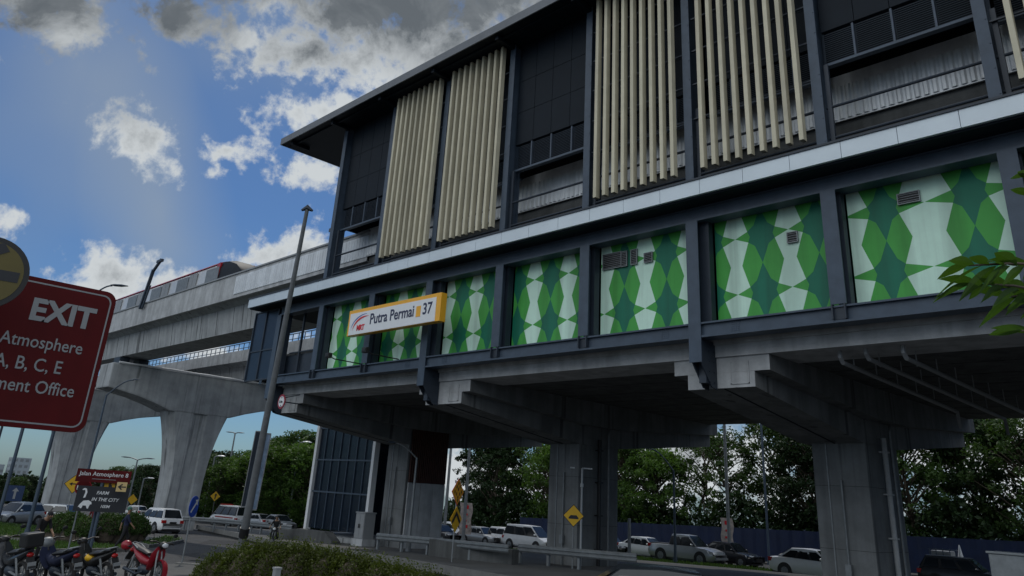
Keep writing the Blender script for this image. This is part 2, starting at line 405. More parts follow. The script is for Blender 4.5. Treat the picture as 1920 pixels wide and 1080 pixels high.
# ------------------------------------------------------------------ ground
def sheet(name, pts, m, dz=0.0, thick=0, kind='structure', zf=gz):
    b = MB()
    top = [(x, y, zf(x, y) + dz) for x, y in pts]
    n = len(top)
    b.add(top, [tuple(range(n))])
    if thick:
        b.add(top + [(x, y, z - thick) for x, y, z in top], [(i, (i + 1) % n, n + (i + 1) % n, n + i) for i in range(n)])
    o = b.build(name, m); tag(o, kind=kind); return o
sheet('road', [(-900, -300), (260, -300), (260, 900), (-900, 900)], 'asphalt')
def xy(*ps): return [(p[0], p[1]) for p in ps]
# raised median under the station
MED = xy((-69.76, 32.20, -3.881), (-43.34, 24.57, -3.083), (-30.97, 22.63, -2.733), (-19.047, 19.409, -2.377)) + [(10, 20), (10, 39.5), (-50, 39.5), (-66, 35)]
sheet('median', MED, 'paving', .4, .8)
b = MB()
for i in range(4):
    (xa, ya), (xb, yb) = MED[i], MED[i + 1]
    if True: b.bar((xa, ya - .08, mz(xa, ya) - .12), (xb, yb - .08, mz(xb, yb) - .12), .16, .3)
tag(b.build('kerb', 'kerb'), kind='structure')
# grass verge at the left with its kerb, footpath beyond, small island
V1 = xy((-37.15, 5.005, -3.038), (-44.91, 9.892, -3.311), (-42.19, 11.846, -3.269), (-41.27, 14.074, -3.277), (-39.06, 14.766, -3.230), (-37.46, 14.315, -3.182), (-36.14, 11.378, -3.105), (-34.41, 8.707, -3.021), (-29.19, 4.059, -2.818))
sheet('verge', V1, 'grass', .10, .2)
V2 = xy((-68.27, 8.707, -3.901), (-69.25, 16.299, -4.037), (-63.40, 17.875, -3.908), (-55.41, 17.178, -3.690), (-48.33, 12.993, -3.445), (-46.27, 6.090, -3.291))
sheet('lawn', V2, 'grass', .08, .2)
V3 = xy((-51.59, 17.178, -3.590), (-55.90, 21.54, -3.766), (-50.85, 21.89, -3.640), (-45.20, 18.923, -3.450), (-42.07, 16.638, -3.335), (-45.78, 16.488, -3.429))
sheet('footpath', V3, 'paving', .05, .1)
V4 = xy((-43.64, 17.239, -3.384), (-53.05, 22.54, -3.706), (-49.66, 21.91, -3.609), (-47.00, 20.91, -3.525), (-43.70, 18.813, -3.409), (-40.72, 16.449, -3.297))
sheet('traffic_island', V4, 'grass', .13, .25)
b = MB()
for P_ in (V1[4:9], V4 + V4[:1]):
    for (xa, ya), (xb, yb) in zip(P_[:-1], P_[1:]): b.bar((xa, ya, gz(xa, ya) + .02), (xb, yb, gz(xb, yb) + .02), .18, .24)
tag(b.build('verge_kerb', 'kerb'), kind='structure')
# strip of grass between the station and the far road, far pavement
sheet('grass_strip', [(-46, 42.5), (-12, 41.0), (-2, 44), (-14, 48), (-30, 50.5), (-44, 52)], 'grass', .10, .2)
sheet('far_pavement', [(-90, 60.4), (20, 60.4), (20, 64), (-90, 64)], 'paving', .12, .2)
# near pavement the bush stands on
NP = xy((-29.03, 12.872, -2.941), (-20.53, 19.443, -2.816), (-12.541, 25.62, -2.698), (-4.522, 9.016, -2.248), (-7.570, 1.668, -2.221), (-26.56, 3.320, -2.739))
sheet('near_pavement', NP, 'paving', .08, .2)
b = MB()
for (xa, ya), (xb, yb) in zip(NP[:2] , NP[1:3]): b.bar((xa, ya, gz(xa, ya) + .02), (xb, yb, gz(xb, yb) + .02), .2, .22)
tag(b.build('near_kerb', 'kerb'), kind='structure')
b = MB()
for k in range(26):
    x = -90 + k * 4.2
    b.add([(x, 53.4, gz(x, 53.4) + .008), (x + 2.2, 53.4, gz(x + 2.2, 53.4) + .008), (x + 2.2, 53.52, gz(x + 2.2, 53.52) + .008), (x, 53.52, gz(x, 53.52) + .008)], [(0, 1, 2, 3)])
tag(b.build('lane_marking', 'signwhite'), kind='structure')

sheet('road_patch', xy((-51.54, 24.78, -3.699), (-49.84, 26.68, -3.683), (-44.13, 23.18, -3.484), (-46.15, 21.50, -3.512)), 'patch', .004)
sheet('road_patch', xy((-35.63, 15.700, -3.154), (-37.41, 17.512, -3.227), (-33.76, 16.497, -3.117), (-31.15, 14.192, -3.016)), 'patch', .004)
sheet('road_patch', xy((-41.80, 25.38, -3.455), (-37.29, 25.21, -3.335), (-32.55, 23.84, -3.192), (-34.49, 22.15, -3.218)), 'stain', .004)
b = MB(); c_ = (-38.65, 19.647, -3.290)
b.disc((c_[0], c_[1], gz(c_[0], c_[1]) - .02), (-.026, .0145, 1), .34, .03, 24); tag(b.build('manhole_cover', 'patch'), 'round iron manhole cover in the road left of the bush', 'manhole cover')
# ------------------------------------------------------------------ station
XS = [-38.15, -33.95, -29.6, -25.4, -21.1, -16.8, -12.45, -8.1, -3.75, .6, 4.95]
XE = 9.3
st = thing('station_building', 'dark steel elevated station with cream vertical louvres above a green patterned concourse wall', 'station', (-20, 20, 4))
SO = (-20, 20, 4)
def P(): return MB(SO)
# floor structure: precast beams, slab
b = P()
for k in range(1, 9):
    y = 20.8 + k * 2.0
    b.box(-38.6, XE, y, y + 1.88, 4.30, 4.62)
P().box(-38.6, XE, 20.8, 22.7, 4.26, 4.62).build('edge_beam', 'concrete_pale', st)
b.build('floor_beam', 'concrete_dark', st)  # darker copy of the edge beam concrete: under-slab shade put into the colour
P().box(-38.8, XE, 20.72, 39.0, 4.62, 4.84).build('floor_slab', 'concrete_pale', st)
# lower steel beam (I section)
b = P()
b.box(-38.2, XE, 20.06, 20.10, 4.78, 5.12); b.box(-38.2, XE, 19.96, 20.5, 5.12, 5.17); b.box(-38.2, XE, 19.96, 20.5, 4.72, 4.78)
b.build('lower_beam', 'steel', st)
b = P()
b.box(-38.2, XE, 20.06, 20.4, 8.46, 8.82); b.box(-38.2, XE, 19.98, 20.5, 8.82, 8.855); b.box(-38.2, XE, 19.98, 20.5, 8.40, 8.46)
b.build('upper_beam', 'steel', st)
P().box(-38.3, XE, 20.5, 39.0, 4.9, 5.05).build('concourse_floor', 'concrete_dark', st)
P().box(-40.5, XE, 19.32, 39.0, 8.86, 9.35).build('platform_floor', 'panel_dark', st)
# pale fascia made of panels
b = P(); x = -40.55; k = 0
while x < XE:
    b.box(x, min(x + 1.43, XE), 19.2, 19.3, 8.92, 9.40); x += 1.445
b.build('fascia', 'fascia', st)
P().box(-40.6, XE, 19.16, 19.5, 9.40, 9.46).build('fascia_capping', 'steel_dark', st)
P().box(-40.5, XE, 19.302, 19.32, 8.9, 9.38).build('fascia_backing', 'steel_dark', st)
# concourse columns
for i, x in enumerate(XS):
    main = i in (0, 3, 6, 9)
    b = P()
    b.box(x - .21, x + .21, 19.94, 19.975, 4.0 if main else 5.2, 8.4)
    b.box(x - .02, x + .02, 19.975, 20.5, 5.2, 8.4)
    b.box(x + .06, x + (.42 if main else .22), 20.25, 20.5, 5.2, 8.4, 1)
    b.box(x - .21, x + .21, 20.5, 20.53, 5.2, 8.4)
    b.build('column', ['steel', 'steel_dark'], st)
    b = P()
    if main:
        f = lambda p, a: (a, p[0], p[1])
        b.prism([(20.0, 4.70), (20.0, 4.0), (20.55, 3.35), (20.85, 3.3), (20.85, 4.70)], f, x - .16, x - .12)
        b.prism([(20.0, 4.70), (20.0, 4.0), (20.55, 3.35), (20.85, 3.3), (20.85, 4.70)], f, x + .12, x + .16)
        b.box(x - .12, x + .12, 20.3, 20.84, 3.45, 4.7)
        for z in (3.5, 3.8, 4.1, 4.4):
            for yy in (20.45, 20.7): b.disc((x + .16, yy, z), (1, 0, 0), .03, .02, 6)
        b.build('knee_bracket', 'steel_dark', st)
    else:
        b.box(x - .19, x - .15, 19.9, 20.05, 4.8, 5.2); b.box(x + .15, x + .19, 19.9, 20.05, 4.8, 5.2)
        b.box(x - .15, x + .15, 20.0, 20.04, 4.8, 5.11)
        b.build('foot_bracket', 'steel_dark', st)
    if main:
        for sx in (-1.25, 1.15):
            b = P()
            for zz in range(5):
                for q in range(4): b.box(x + sx + q * .07, x + sx + q * .07 + .035, 20.04, 20.06, 4.82 + zz * .062, 4.85 + zz * .062)
            b.box(x + sx - .02, x + sx + .27, 20.052, 20.058, 4.80, 5.11); b.build('bolt_group', 'steel', st)
# mural panels
YQ = 20.6 / 21
KN = {1: (-32.33, 1.74), 2: (-28.6, 1.74), 3: (-25.27, 1.74), 4: (-20.18, 1.74), 5: (-14.98, 1.74), 6: (-11.54, 1.745), 7: (-8.14, 2.15), 8: (-3.9, 1.9), 9: (.7, 1.75)}
LP = [(0, 0), (.24, .10), (.11, .5), (.25, .90), (0, 1), (-.25, .9), (-.11, .5), (-.24, .1)]
HX = [(.24, .10), (.37, .2), (.5, .5), (.37, .82), (.25, .9), (.11, .5)]
BT = [(0, 0), (.24, .1), (.285, 0), (.25, -.1)]
LP8 = [(0, 0), (.31, .10), (.19, .5), (.31, .90), (0, 1), (-.31, .9), (-.19, .5), (-.31, .1)]
HX8 = [(.31, .10), (.40, .2), (.5, .5), (.40, .82), (.31, .9), (.19, .5)]
BT8 = [(0, 0), (.31, .1), (.34, 0), (.31, -.1)]
for i in range(0, len(XS)):
    x0 = XS[i] + (.43 if i in (0, 3, 6, 9) else .23); x1 = (XS[i + 1] - .05) if i + 1 < len(XS) else XE
    if i == 0: x0 = -34.7
    kx, per = KN.get(i, (XS[i] + .9, 1.75)); kx *= YQ; per *= YQ
    b = P(); z0, z1 = 5.2, 8.82
    lp, hx, bt = (LP8, HX8, BT8) if i == 7 else (LP, HX, BT)
    b.box(x0, x1, 20.6, 20.7, z0, z1, 0)
    for col in range(-4, 5):
        cx = kx + col * per
        for row in range(-1, 3):
            cz = (6.14 + row * 1.77) * YQ
            for poly, mi in ((lp, 1), (hx, 2), ([(-a, c) for a, c in hx], 2), (bt, 2), ([(-a, c) for a, c in bt], 2)):
                q = clip_rect([(cx + a * per, cz + c * 1.77 * YQ) for a, c in poly], x0 + .01, x1 - .01, z0 + .01, z1 - .01)
                if q:
                    # drop repeated points
                    r_ = [q[0]]
                    for t_ in q[1:]:
                        if abs(t_[0] - r_[-1][0]) + abs(t_[1] - r_[-1][1]) > 1e-4: r_.append(t_)
                    if len(r_) > 2: b.add([(px, 20.596, pz) for px, pz in r_], [tuple(range(len(r_)))], mi)
    b.build('mural_panel', ['g_dark', 'g_light', 'g_mid'], st, recalc=False)
def vent(cx, cz, wv, hv):
    cx *= YQ; cz *= YQ; b = P(); y = 20.55
    b.box(cx - wv / 2, cx + wv / 2, y, y + .04, cz - hv / 2, cz + hv / 2, 1)
    t_ = .025
    b.box(cx - wv / 2 - t_, cx + wv / 2 + t_, y - .03, y + .03, cz + hv / 2, cz + hv / 2 + t_); b.box(cx - wv / 2 - t_, cx + wv / 2 + t_, y - .03, y + .03, cz - hv / 2 - t_, cz - hv / 2)
    b.box(cx - wv / 2 - t_, cx - wv / 2, y - .03, y + .03, cz - hv / 2, cz + hv / 2); b.box(cx + wv / 2, cx + wv / 2 + t_, y - .03, y + .03, cz - hv / 2, cz + hv / 2)
    n = max(4, int(hv / .06))
    for k in range(n):
        z = cz - hv / 2 + (k + .5) * hv / n
        b.bar((cx - wv / 2, y - .012, z), (cx + wv / 2, y - .012, z), .03, .012)
    b.build('vent_grille', ['galv', 'black'], st)
vent(-16.35, 8.02, .78, .52); vent(-15.83, 8.0, .22, .50); vent(-15.40, 8.0, .22, .50); vent(-14.80, 7.88, .30, .30)
vent(-9.66, 7.62, .28, .28); vent(-6.35, 8.10, .52, .26)
# glazed screen past the last column, open bay behind it
b = P()
b.box(-41.1, -38.4, 20.08, 20.12, 5.05, 8.85, 1)
for x in (-41.1, -39.8, -38.45): b.box(x - .04, x + .04, 20.02, 20.16, 5.0, 8.86)
for z in (5.02, 6.6, 8.8): b.box(-41.06, -38.49, 20.03, 20.15, z, z + .07)
b.build('glazed_screen', ['steel_dark', 'tower_glass'], st)
b = P()
b.bar((-34.9, 20.6, 5.1), (-34.9, 20.6, 8.8), .12, .12); b.bar((-37.6, 20.6, 6.4), (-35.0, 20.6, 6.4), .06, .06); b.bar((-36.6, 20.6, 5.2), (-36.6, 20.6, 8.8), .1, .1)
b.box(-38.3, -35.1, 20.7, 20.78, 5.1, 6.3)
b.build('open_bay_frame', 'steel_dark', st)
b = P(); x = -3.2
b.box(x, x + .1, 19.99, 20.1, 6.4, 8.3); b.box(x + .1, x + 1.6, 19.99, 20.1, 8.2, 8.3); b.box(x + .1, x + 1.6, 19.99, 20.1, 7.3, 7.38); b.box(x + .1, x + 1.6, 20.05, 20.08, 6.4, 8.2, 1)
b.build('window', ['signgrey', 'tower_glass'], st)
# upper storey
UX = XS[1:]
for i, x in enumerate(UX):
    b = P()
    xx = x - .1 if i == 0 else x
    b.box(xx - .15, xx + .15, 19.93, 19.97, 9.46, 18.4); b.box(xx - .03, xx + .03, 19.97, 20.6, 9.46, 18.4); b.box(xx - .15, xx + .15, 20.6, 20.63, 9.46, 18.4)
    for k in range(12): b.disc((xx + .11, 19.93, 9.9 + k * .72), (0, -1, 0), .02, .015, 6)
    b.build('upper_column', 'steel', st)
LOUVRE = (1, 2, 4, 5, 7, 8)
for i in range(len(UX)):
    x0 = UX[i]; x1 = UX[i + 1] if i + 1 < len(UX) else XE
    lv = i in LOUVRE
    yb = 20.9 if lv else 20.25
    b = P()
    nx = 4
    for k in range(nx):
        a = x0 + .18 + k * (x1 - x0 - .36) / nx; c_ = a + (x1 - x0 - .36) / nx - .02
        for z0, z1 in ((13.62, 15.1), (15.12, 16.6), (16.62, 18.38)): b.box(a, c_, yb, yb + .05, z0, z1)
    b.box(x0 + .16, x1 - .16, yb + .06, yb + .09, 13.6, 18.4)
    b.build('wall_panel', 'panel_dark', st)
    b = P()
    b.box(x0 + .16, x1 - .16, yb + .22, yb + .25, 12.5, 14.0, 1)
    n = 15
    for k in range(n):
        z = 12.54 + k * 1.04 / n
        b.add([(x0 + .18, yb + .04, z), (x1 - .18, yb + .04, z), (x1 - .18, yb + .13, z + .045), (x0 + .18, yb + .13, z + .045), (x0 + .18, yb + .04, z - .012), (x1 - .18, yb + .04, z - .012)], [(0, 1, 2, 3), (4, 5, 1, 0)])
    for k in range(1, 4):
        a = x0 + k * (x1 - x0) / 4; b.box(a - .03, a + .03, yb + .02, yb + .2, 12.5, 13.6)
    b.box(x0 + .16, x1 - .16, yb + .0, yb + .2, 12.42, 12.5)
    b.build('louvre_band', ['steel', 'panel_dark'], st)
    b = P()
    b.tube([(x0 + .15, 20.15, 11.0), (x1 - .15, 20.15, 11.0)], .045, 8); b.tube([(x0 + .15, 20.15, 10.02), (x1 - .15, 20.15, 10.02)], .045, 8)
    b.box(x0 + .2, x0 + .32, 20.1, 20.2, 9.46, 12.4)
    if lv:
        for z in (12.0, 13.3, 14.6, 15.9, 17.2): b.bar((x0 + .15, 20.05, z), (x1 - .15, 20.05, z), .06, .05)
    b.build('guard_rail', 'steel_dark', st)
    if lv:
        for k in range(9):
            fx = x0 + .66 + .405 * k
            P().box(fx - .068, fx + .068, 19.62, 19.84, 9.98, 18.36).build('louvre_fin', 'fin', st, bevel=.012)
# roof: thin edge, dark soffit
b = P(); b.box(-39.1, XE, 18.76, 42.0, 18.42, 18.50, 0); b.box(-39.12, XE, 18.70, 18.76, 18.40, 18.80, 1); b.box(-39.18, -39.12, 18.70, 42, 18.40, 18.80, 1); b.box(-39.12, XE, 18.76, 42, 18.5, 18.78, 1)
b.build('roof', ['panel_dark', 'roof'], st)
b = P()
for x in [XS[1] - 4.2] + UX:
    b.box(x - .1, x + .1, 18.9, 20.0, 18.2, 18.42)
b.bar((-38.8, 19.2, 18.36), (XE, 19.2, 18.36), .1, .08)
b.build('roof_bracket', 'panel_dark', st)
P().box(-34.2, XE, 40.5, 40.7, 9.3, 18.4).build('rear_wall', 'panel_dark', st)
P().box(-38.0, XE, 37.8, 38.0, 5.05, 8.9).build('concourse_rear_wall', 'panel_dark', st)
P().box(-34.9, -34.8, 20.75, 37.8, 5.05, 8.86).build('concourse_end_wall', 'panel_dark', st)
P().box(-34.2, -34.05, 20.7, 40.5, 12.70, 18.4).build('end_wall', 'panel_dark', st)

# ------------------------------------------------------------------ crossheads and piers under the station
XC = [-37.6, -24.95, -12.2, .6]
LBL = ['concrete station pier beside the glass lift tower with red-brown slatted cladding on its side',
       'concrete station pier in the middle with a black drain pipe on its side',
       'large concrete station pier at the right with a slanting drain pipe',
       'concrete station pier outside the right edge of the view']
for i, xc in enumerate(XC):
    if i == 3: xc = .9
    t = thing('station_pier', LBL[i], 'pier', (xc, 29.8, mz(xc, 29.8)), 0, 'concrete piers carrying the station')
    o_ = (xc, 29.8, mz(xc, 29.8))
    f = lambda p, a: (xc + a, p[0], p[1])
    b = MB(o_)
    stem = [(20.9, 4.295), (20.9, 3.35), (28.3, 2.42), (31.2, 2.42), (39.4, 3.2), (39.4, 4.295)]
    b.prism(stem, f, -1.12, 1.12)
    sh = [(20.895, 4.6), (20.895, 3.8), (28.3, 3.25), (31.2, 3.25), (39.405, 3.8), (39.405, 4.6)]
    b.prism(sh, f, -1.6, -1.123); b.prism(sh, f, 1.123, 1.6)
    b.build('crosshead', 'concrete_shaded', t)
    b = MB(o_); b.box(xc - 1.115, xc + 1.115, 20.875, 20.895, 3.355, 3.80); b.box(xc - 1.595, xc + 1.595, 20.875, 20.893, 3.805, 4.62); b.build('end_face', 'concrete_pale', t)  # thin plates added in paler concrete: the brighter light here is in their colour
    b = MB(o_)
    b.bar((xc + .1, 20.95, 3.335), (xc + .1, 28.25, 2.415), .05, .02); b.build('seam', 'panel_dark', t)
    b = MB(o_); b.box(xc + 1.0, xc + 1.03, 20.855, 20.872, 4.3, 4.8); b.box(xc + 1.03, xc + 1.55, 20.855, 20.872, 4.3, 4.33); b.build('joint', 'panel_dark', t)
    # raised rim on the end face
    b = MB(o_)
    for (xa, xb, za, zb) in ((.35, .95, 3.45, 3.48), (.35, .38, 3.45, 4.1), (.92, .95, 3.45, 4.1)): b.box(xc + xa, xc + xb, 20.85, 20.872, za, zb)
    b.build('end_rim', 'concrete_pale', t)
    px0, px1 = xc - .78, xc + 1.12
    if i == 1: px0, px1 = xc - .75, xc + 1.05
    b = MB(o_); zb = o_[2] - .6
    b.box(px0, px1, 28.3, 31.2, zb, 2.5)
    b.build('shaft', 'concrete_shaded', t, bevel=.06)
    for z in (-1.02, 1.0):
        b = MB(o_); b.box(px0 - .004, px1 + .004, 28.296, 31.204, z, z + .02); b.build('formwork_joint', 'concrete_dark', t)
    b = MB(o_)
    for x in (px0 + .5,): b.box(x, x + .05, 28.27, 28.3, zb, 2.42)
    b.tube([(px0 + 1.0, 28.22, zb), (px0 + 1.0, 28.22, 1.2)], .04, 8)
    b.box(px0 + .9, px0 + 1.1, 28.12, 28.26, -1.8, -1.45)
    b.build('conduit', 'galv', t)
    if i >= 1:
        b = MB(o_)
        b.tube([(px1 + .16, 29.6, zb), (px1 + .16, 29.6, 3.2 - .6), (px1 + .16, 29.6, 2.7)], .09, 10)
        for z in (-2, -.6, .8, 2.2): b.box(px1, px1 + .28, 29.47, 29.73, z, z + .05)
        b.build('drain_pipe', 'black' if i == 1 else 'concrete_pale', t)
        b = MB(o_)
        b.tube([(px1 + .14, 30.3, zb), (px1 + .14, 30.3, 3.0), (px1 + .14, 30.5, 3.35), (px1 + .14, 37.5, 3.9)], .055, 8)
        b.build('water_pipe', 'galv', t)
    if i == 0:
        b = MB(o_)
        for k in range(3): b.box(px1 + .02, px1 + .12, 28.45 + k * .9, 29.32 + k * .9, zb, .4)
        b.build('riser_panel', 'concrete_pale', t)
        b = MB(o_)
        b.box(px1 + .02, px1 + .06, 28.45, 31.15, .42, 3.4, 1)
        for k in range(20): b.box(px1 + .06, px1 + .14, 28.45 + k * .137, 28.51 + k * .137, .42, 3.4)
        b.build('riser_louvre', ['rust', 'panel_dark'], t)
# pipes slung under the floor at the right
t = thing('drain_pipework', 'pale drain pipes hanging under the concrete floor at the right of the station', 'pipes', (-8, 22, 4))
for a, z, l in ((-8.75, 3.95, 8.6), (-8.05, 4.0, 11.5), (-7.1, 3.95, 15.5)):
    b = MB((-8, 22, 4))
    b.tube([(a, 21.3, 4.4), (a, 21.3, z + .12), (a, 21.45, z), (a + .2, 21.5 + l, z - .35), (a + .2, 21.6 + l, z - .9)], .06, 8)
    for k in range(int(l / 1.6)): 
        yy = 22.2 + k * 1.6; b.bar((a, yy, z - .1), (a, yy, 4.32), .025, .025)
    b.build('pipe', 'signgrey', t)

# ------------------------------------------------------------------ lift tower, cabinet, wall
LT = (-43, 28.4, mz(-43, 28.4))
t = thing('lift_tower', 'tall dark glass lift tower with white corner posts left of the first station pier', 'lift tower', LT)
b = MB(LT); b.box(-46.2, -39.9, 28.45, 28.5, LT[2] + .6, 4.7); b.box(-46.2, -46.15, 28.5, 33, LT[2] + .6, 4.7); b.box(-39.95, -39.9, 28.5, 33, LT[2] + .6, 4.7); b.build('glazing', 'lift_glass', t)
for x in (-46.35, -39.9):
    b = MB(LT); b.box(x, x + .26, 28.25, 28.6, LT[2] + .3, 4.75); b.build('corner_post', 'white', t)
b = MB(LT)
for k in range(1, 7): b.box(-46.2 + k * .9 - .03, -46.2 + k * .9 + .03, 28.38, 28.45, LT[2] + .6, 4.7)
for z in (-.45, 1.45, 3.4): b.box(-46.09, -39.9, 28.36, 28.45, z, z + .09)
b.build('mullions', 'steel', t)
b = MB(LT)
b.bar((-45.8, 30, .35), (-44.4, 30, .35), .2, .25); b.bar((-44.4, 30, .35), (-42.2, 30, 2.3), .2, .25); b.bar((-42.2, 30, 2.3), (-40.4, 30, 2.3), .2, .25)
b.box(-46.1, -40, 32.8, 32.95, LT[2], 4.7, 1)
b.build('stair', ['signgrey', 'panel_dark'], t)
b = MB(LT); b.box(-46.5, -39.6, 28.1, 33, LT[2] - .4, LT[2] + .3); b.build('plinth', 'concrete', t)
f = lambda p, a: (p[0], a, p[1]); g_ = mz(-46, 26.3)
b = MB((-43, 26.3, g_)); b.prism([(-46.3, g_ - .3), (-45.9, g_ + .45), (-43.2, g_ + .72), (-40.4, g_ + .72), (-39.6, g_ + .3), (-39.4, g_ - .3)], f, 26.0, 26.6)
o = b.build('concrete_barrier', 'concrete_dark', bevel=.03); tag(o, 'low sloping concrete wall in front of the glass lift tower', 'barrier')
CB = (-38.15, 27.0, mz(-38.1, 27))
t = thing('electric_cabinet', 'white roadside electrical cabinet on a concrete base beside the lift tower', 'cabinet', CB)
b = MB(CB); x, y, z = CB
b.box(x - .42, x + .42, y - .25, y + .45, z + .35, z + 1.65); b.box(x - .46, x + .46, y - .29, y + .49, z + 1.65, z + 1.71); b.build('body', 'signgrey', t, bevel=.01)
b = MB(CB); b.box(x - .5, x + .5, y - .33, y + .53, z - .3, z + .35); b.build('base', 'concrete_pale', t)
for s in (-1, 1):
    b = MB(CB); b.box(x + (.01 if s > 0 else -.40), x + (.40 if s > 0 else -.01), y - .27, y - .252, z + .4, z + 1.6)
    d = b.build('door', 'signgrey', t)
    b = MB(CB); b.box(x + s * .06 - .025, x + s * .06 + .025, y - .3, y - .271, z + .9, z + 1.1); h = b.build('handle', 'black', d)
LBW = 'low concrete wall with stencilled lettering in front of the middle station pier'
b = MB((-27, 25.2, mz(-27, 25.2))); g_ = mz(-27, 25)
b.box(-30.0, -24.6, 25.0, 25.4, g_ - .3, g_ + .62); tw = b.build('low_wall', 'concrete_dark'); tag(tw, LBW, 'wall')

# ------------------------------------------------------------------ guideway viaducts, piers, train
def girder(name, label, y0, ztop, solid, x1=-33.0, org=(-60, 24, 9), dep=2.0):
    t = thing(name, label, 'viaduct', org, 0, 'railway viaduct decks')
    W = 4.6
    f = lambda p, a: (a, y0 + p[0], p[1])
    zd = ztop - 1.55
    X0 = -190
    # deck and box girder
    sec = [(0, zd), (0, zd + .28), (W, zd + .28), (W, zd), (W - 1.0, zd - .32), (W - 1.5, zd - dep), (.8, zd - dep), (.65, zd - .32)]
    for k in range(5):
        xa = X0 + k * 31.4 + 0; xb = min(xa + 31.32, x1)
        if xa > x1: break
        bb = MB(org).prism(sec, f, xa, xb); x = xa + 2.5
        while x < xb - 1:
            bb.bar((x, y0 + .645, zd - .36), (x, y0 + .795, zd - dep + .02), .035, .012, 1, up=(0, 1, 0)); x += 2.5
        bb.build('box_girder', ['concrete', 'concrete_dark'], t)
    for ya in (y0 - .22, y0 + W + .02):
        b = MB(org); x = X0; zt_ = ztop if solid else zd + .98
        b.box(X0, x1, ya + .03, ya + .17, zd - .06, zt_ - .02)
        while x < x1:
            b.box(x, min(x + 2.48, x1), ya, ya + .2, zd - .08, zt_); x += 2.5
        b.build('parapet', 'concrete_pale', t)
    if not solid:
        b = MB(org); x = -110
        b.bar((-110, y0 - .12, ztop + .1), (x1, y0 - .12, ztop + .1), .07, .07); b.bar((-110, y0 - .12, ztop - .35), (x1, y0 - .12, ztop - .35), .05, .05)
        while x < x1:
            b.bar((x, y0 - .12, zd + .96), (x, y0 - .12, ztop + .1), .06, .06); x += 1.0
        b.build('railing', 'steel', t)
    else:
        b = MB(org)
        b.box(-48, x1, y0 - .26, y0 - .225, zd + .15, ztop - .2); x = -47.9
        while x < x1 - .1: b.box(x, x + .10, y0 - .275, y0 - .258, zd + .18, ztop - .24); x += .26
        b.build('noise_barrier', 'corr', t)
        b = MB(org)
        b.bar((X0, y0 - .13, ztop + .05), (x1, y0 - .13, ztop + .05), .34, .1)
        b.build('coping', 'signgrey', t)
    return t
ga = girder('railway_viaduct', 'near concrete railway viaduct deck with solid parapet that carries the train', 21.82, 12.62, True)
gb = girder('railway_viaduct', 'rear concrete railway viaduct deck with an open railing seen below the near deck', 33.6, 11.97, False, dep=1.5)
# corrugated track barrier inside the station
b = MB((-10, 21.6, 10))
b.box(-33.9, 9.3, 21.62, 21.68, 11.25, 12.8)
x = -33.85
while x < 9.25:
    b.prism([(x, 21.62), (x + .05, 21.57), (x + .13, 21.57), (x + .18, 21.62)], lambda p, a: (p[0], p[1], a), 11.3, 12.42); x += .24
o = b.build('track_barrier', 'corr', st); o.location = Vector((-10, 21.6, 10)) - Vector(SO)
P().box(-33.9, XE, 21.75, 27.5, 9.4, 11.3).build('track_bed', 'concrete_dark', st)

def pier(label, X, yc, wb=4.3, zc=8.4, sc=1.0, half=8.2):
    g = gz(X, yc); o_ = (X, yc, g)
    t = thing('viaduct_pier', label, 'pier', o_, 0, 'flared piers of the railway viaduct')
    f = lambda p, a: (X + a, yc + p[0] * sc, p[1])
    cap = [(-half, zc), (half, zc), (half, zc - 2.0), (half - .8, zc - 2.12), (5.6, zc - 2.45), (4.1, zc - 2.85), (2.75, zc - 3.3), (-2.75, zc - 3.3), (-4.1, zc - 2.85), (-5.6, zc - 2.45), (-half + .8, zc - 2.12), (-half, zc - 2.0)]
    MB(o_).prism(cap, f, -1.5, 1.5).build('crosshead', 'concrete', t, bevel=.12)
    # flared stem as a loft
    b = MB(o_); zt = zc - 3.28
    rows = []
    H = zt - g
    for k in range(14):
        u = k / 13; z = g - .5 + (H + .5) * u
        hw = 1.62 + (2.75 - 1.62) * max(0, (u - .38) / .62) ** 2.0
        hd = 1.15 + .3 * u
        prof = [(-hw, -hd * .55), (-hw * .86, -hd), (-.62, -hd), (-.5, -hd + .16), (.5, -hd + .16), (.62, -hd), (hw * .86, -hd), (hw, -hd * .55)]
        prof += [(-a, -c) for a, c in prof]
        rows.append([(X - c, yc + a * sc, z) for a, c in prof])
    n = len(rows[0]); vs = [p for r in rows for p in r]
    fs = [(i * n + j, i * n + (j + 1) % n, (i + 1) * n + (j + 1) % n, (i + 1) * n + j) for i in range(13) for j in range(n)]
    fs += [tuple(range(n))]
    b.add(vs, fs); b.build('stem', 'concrete', t, smooth=False)
    b = MB(o_)
    for yy in (-half * .77, half * .70): 
        for q in (-.8, .8):
            b = MB(o_); b.box(X - .7, X + .7, yc + yy + q - .4, yc + yy + q + .4, zc, zc + (.62 if yy < 0 else .45)); b.build('bearing', 'steel_dark', t)
    b = MB(o_); pts = [(X + 1.62, yc - half + .4 + k * 1.1, zc + .06 + random.uniform(-.03, .03)) for k in range(15)]
    b.tube(pts, .08, 8); b.build('pipe', 'signwhite', t)
    return t
pier('nearer flared concrete viaduct pier with dark rain streaks on its crosshead', -70, 30.0)
pier('farther flared concrete viaduct pier partly behind the red exit sign', -94, 28.0, zc=8.2)

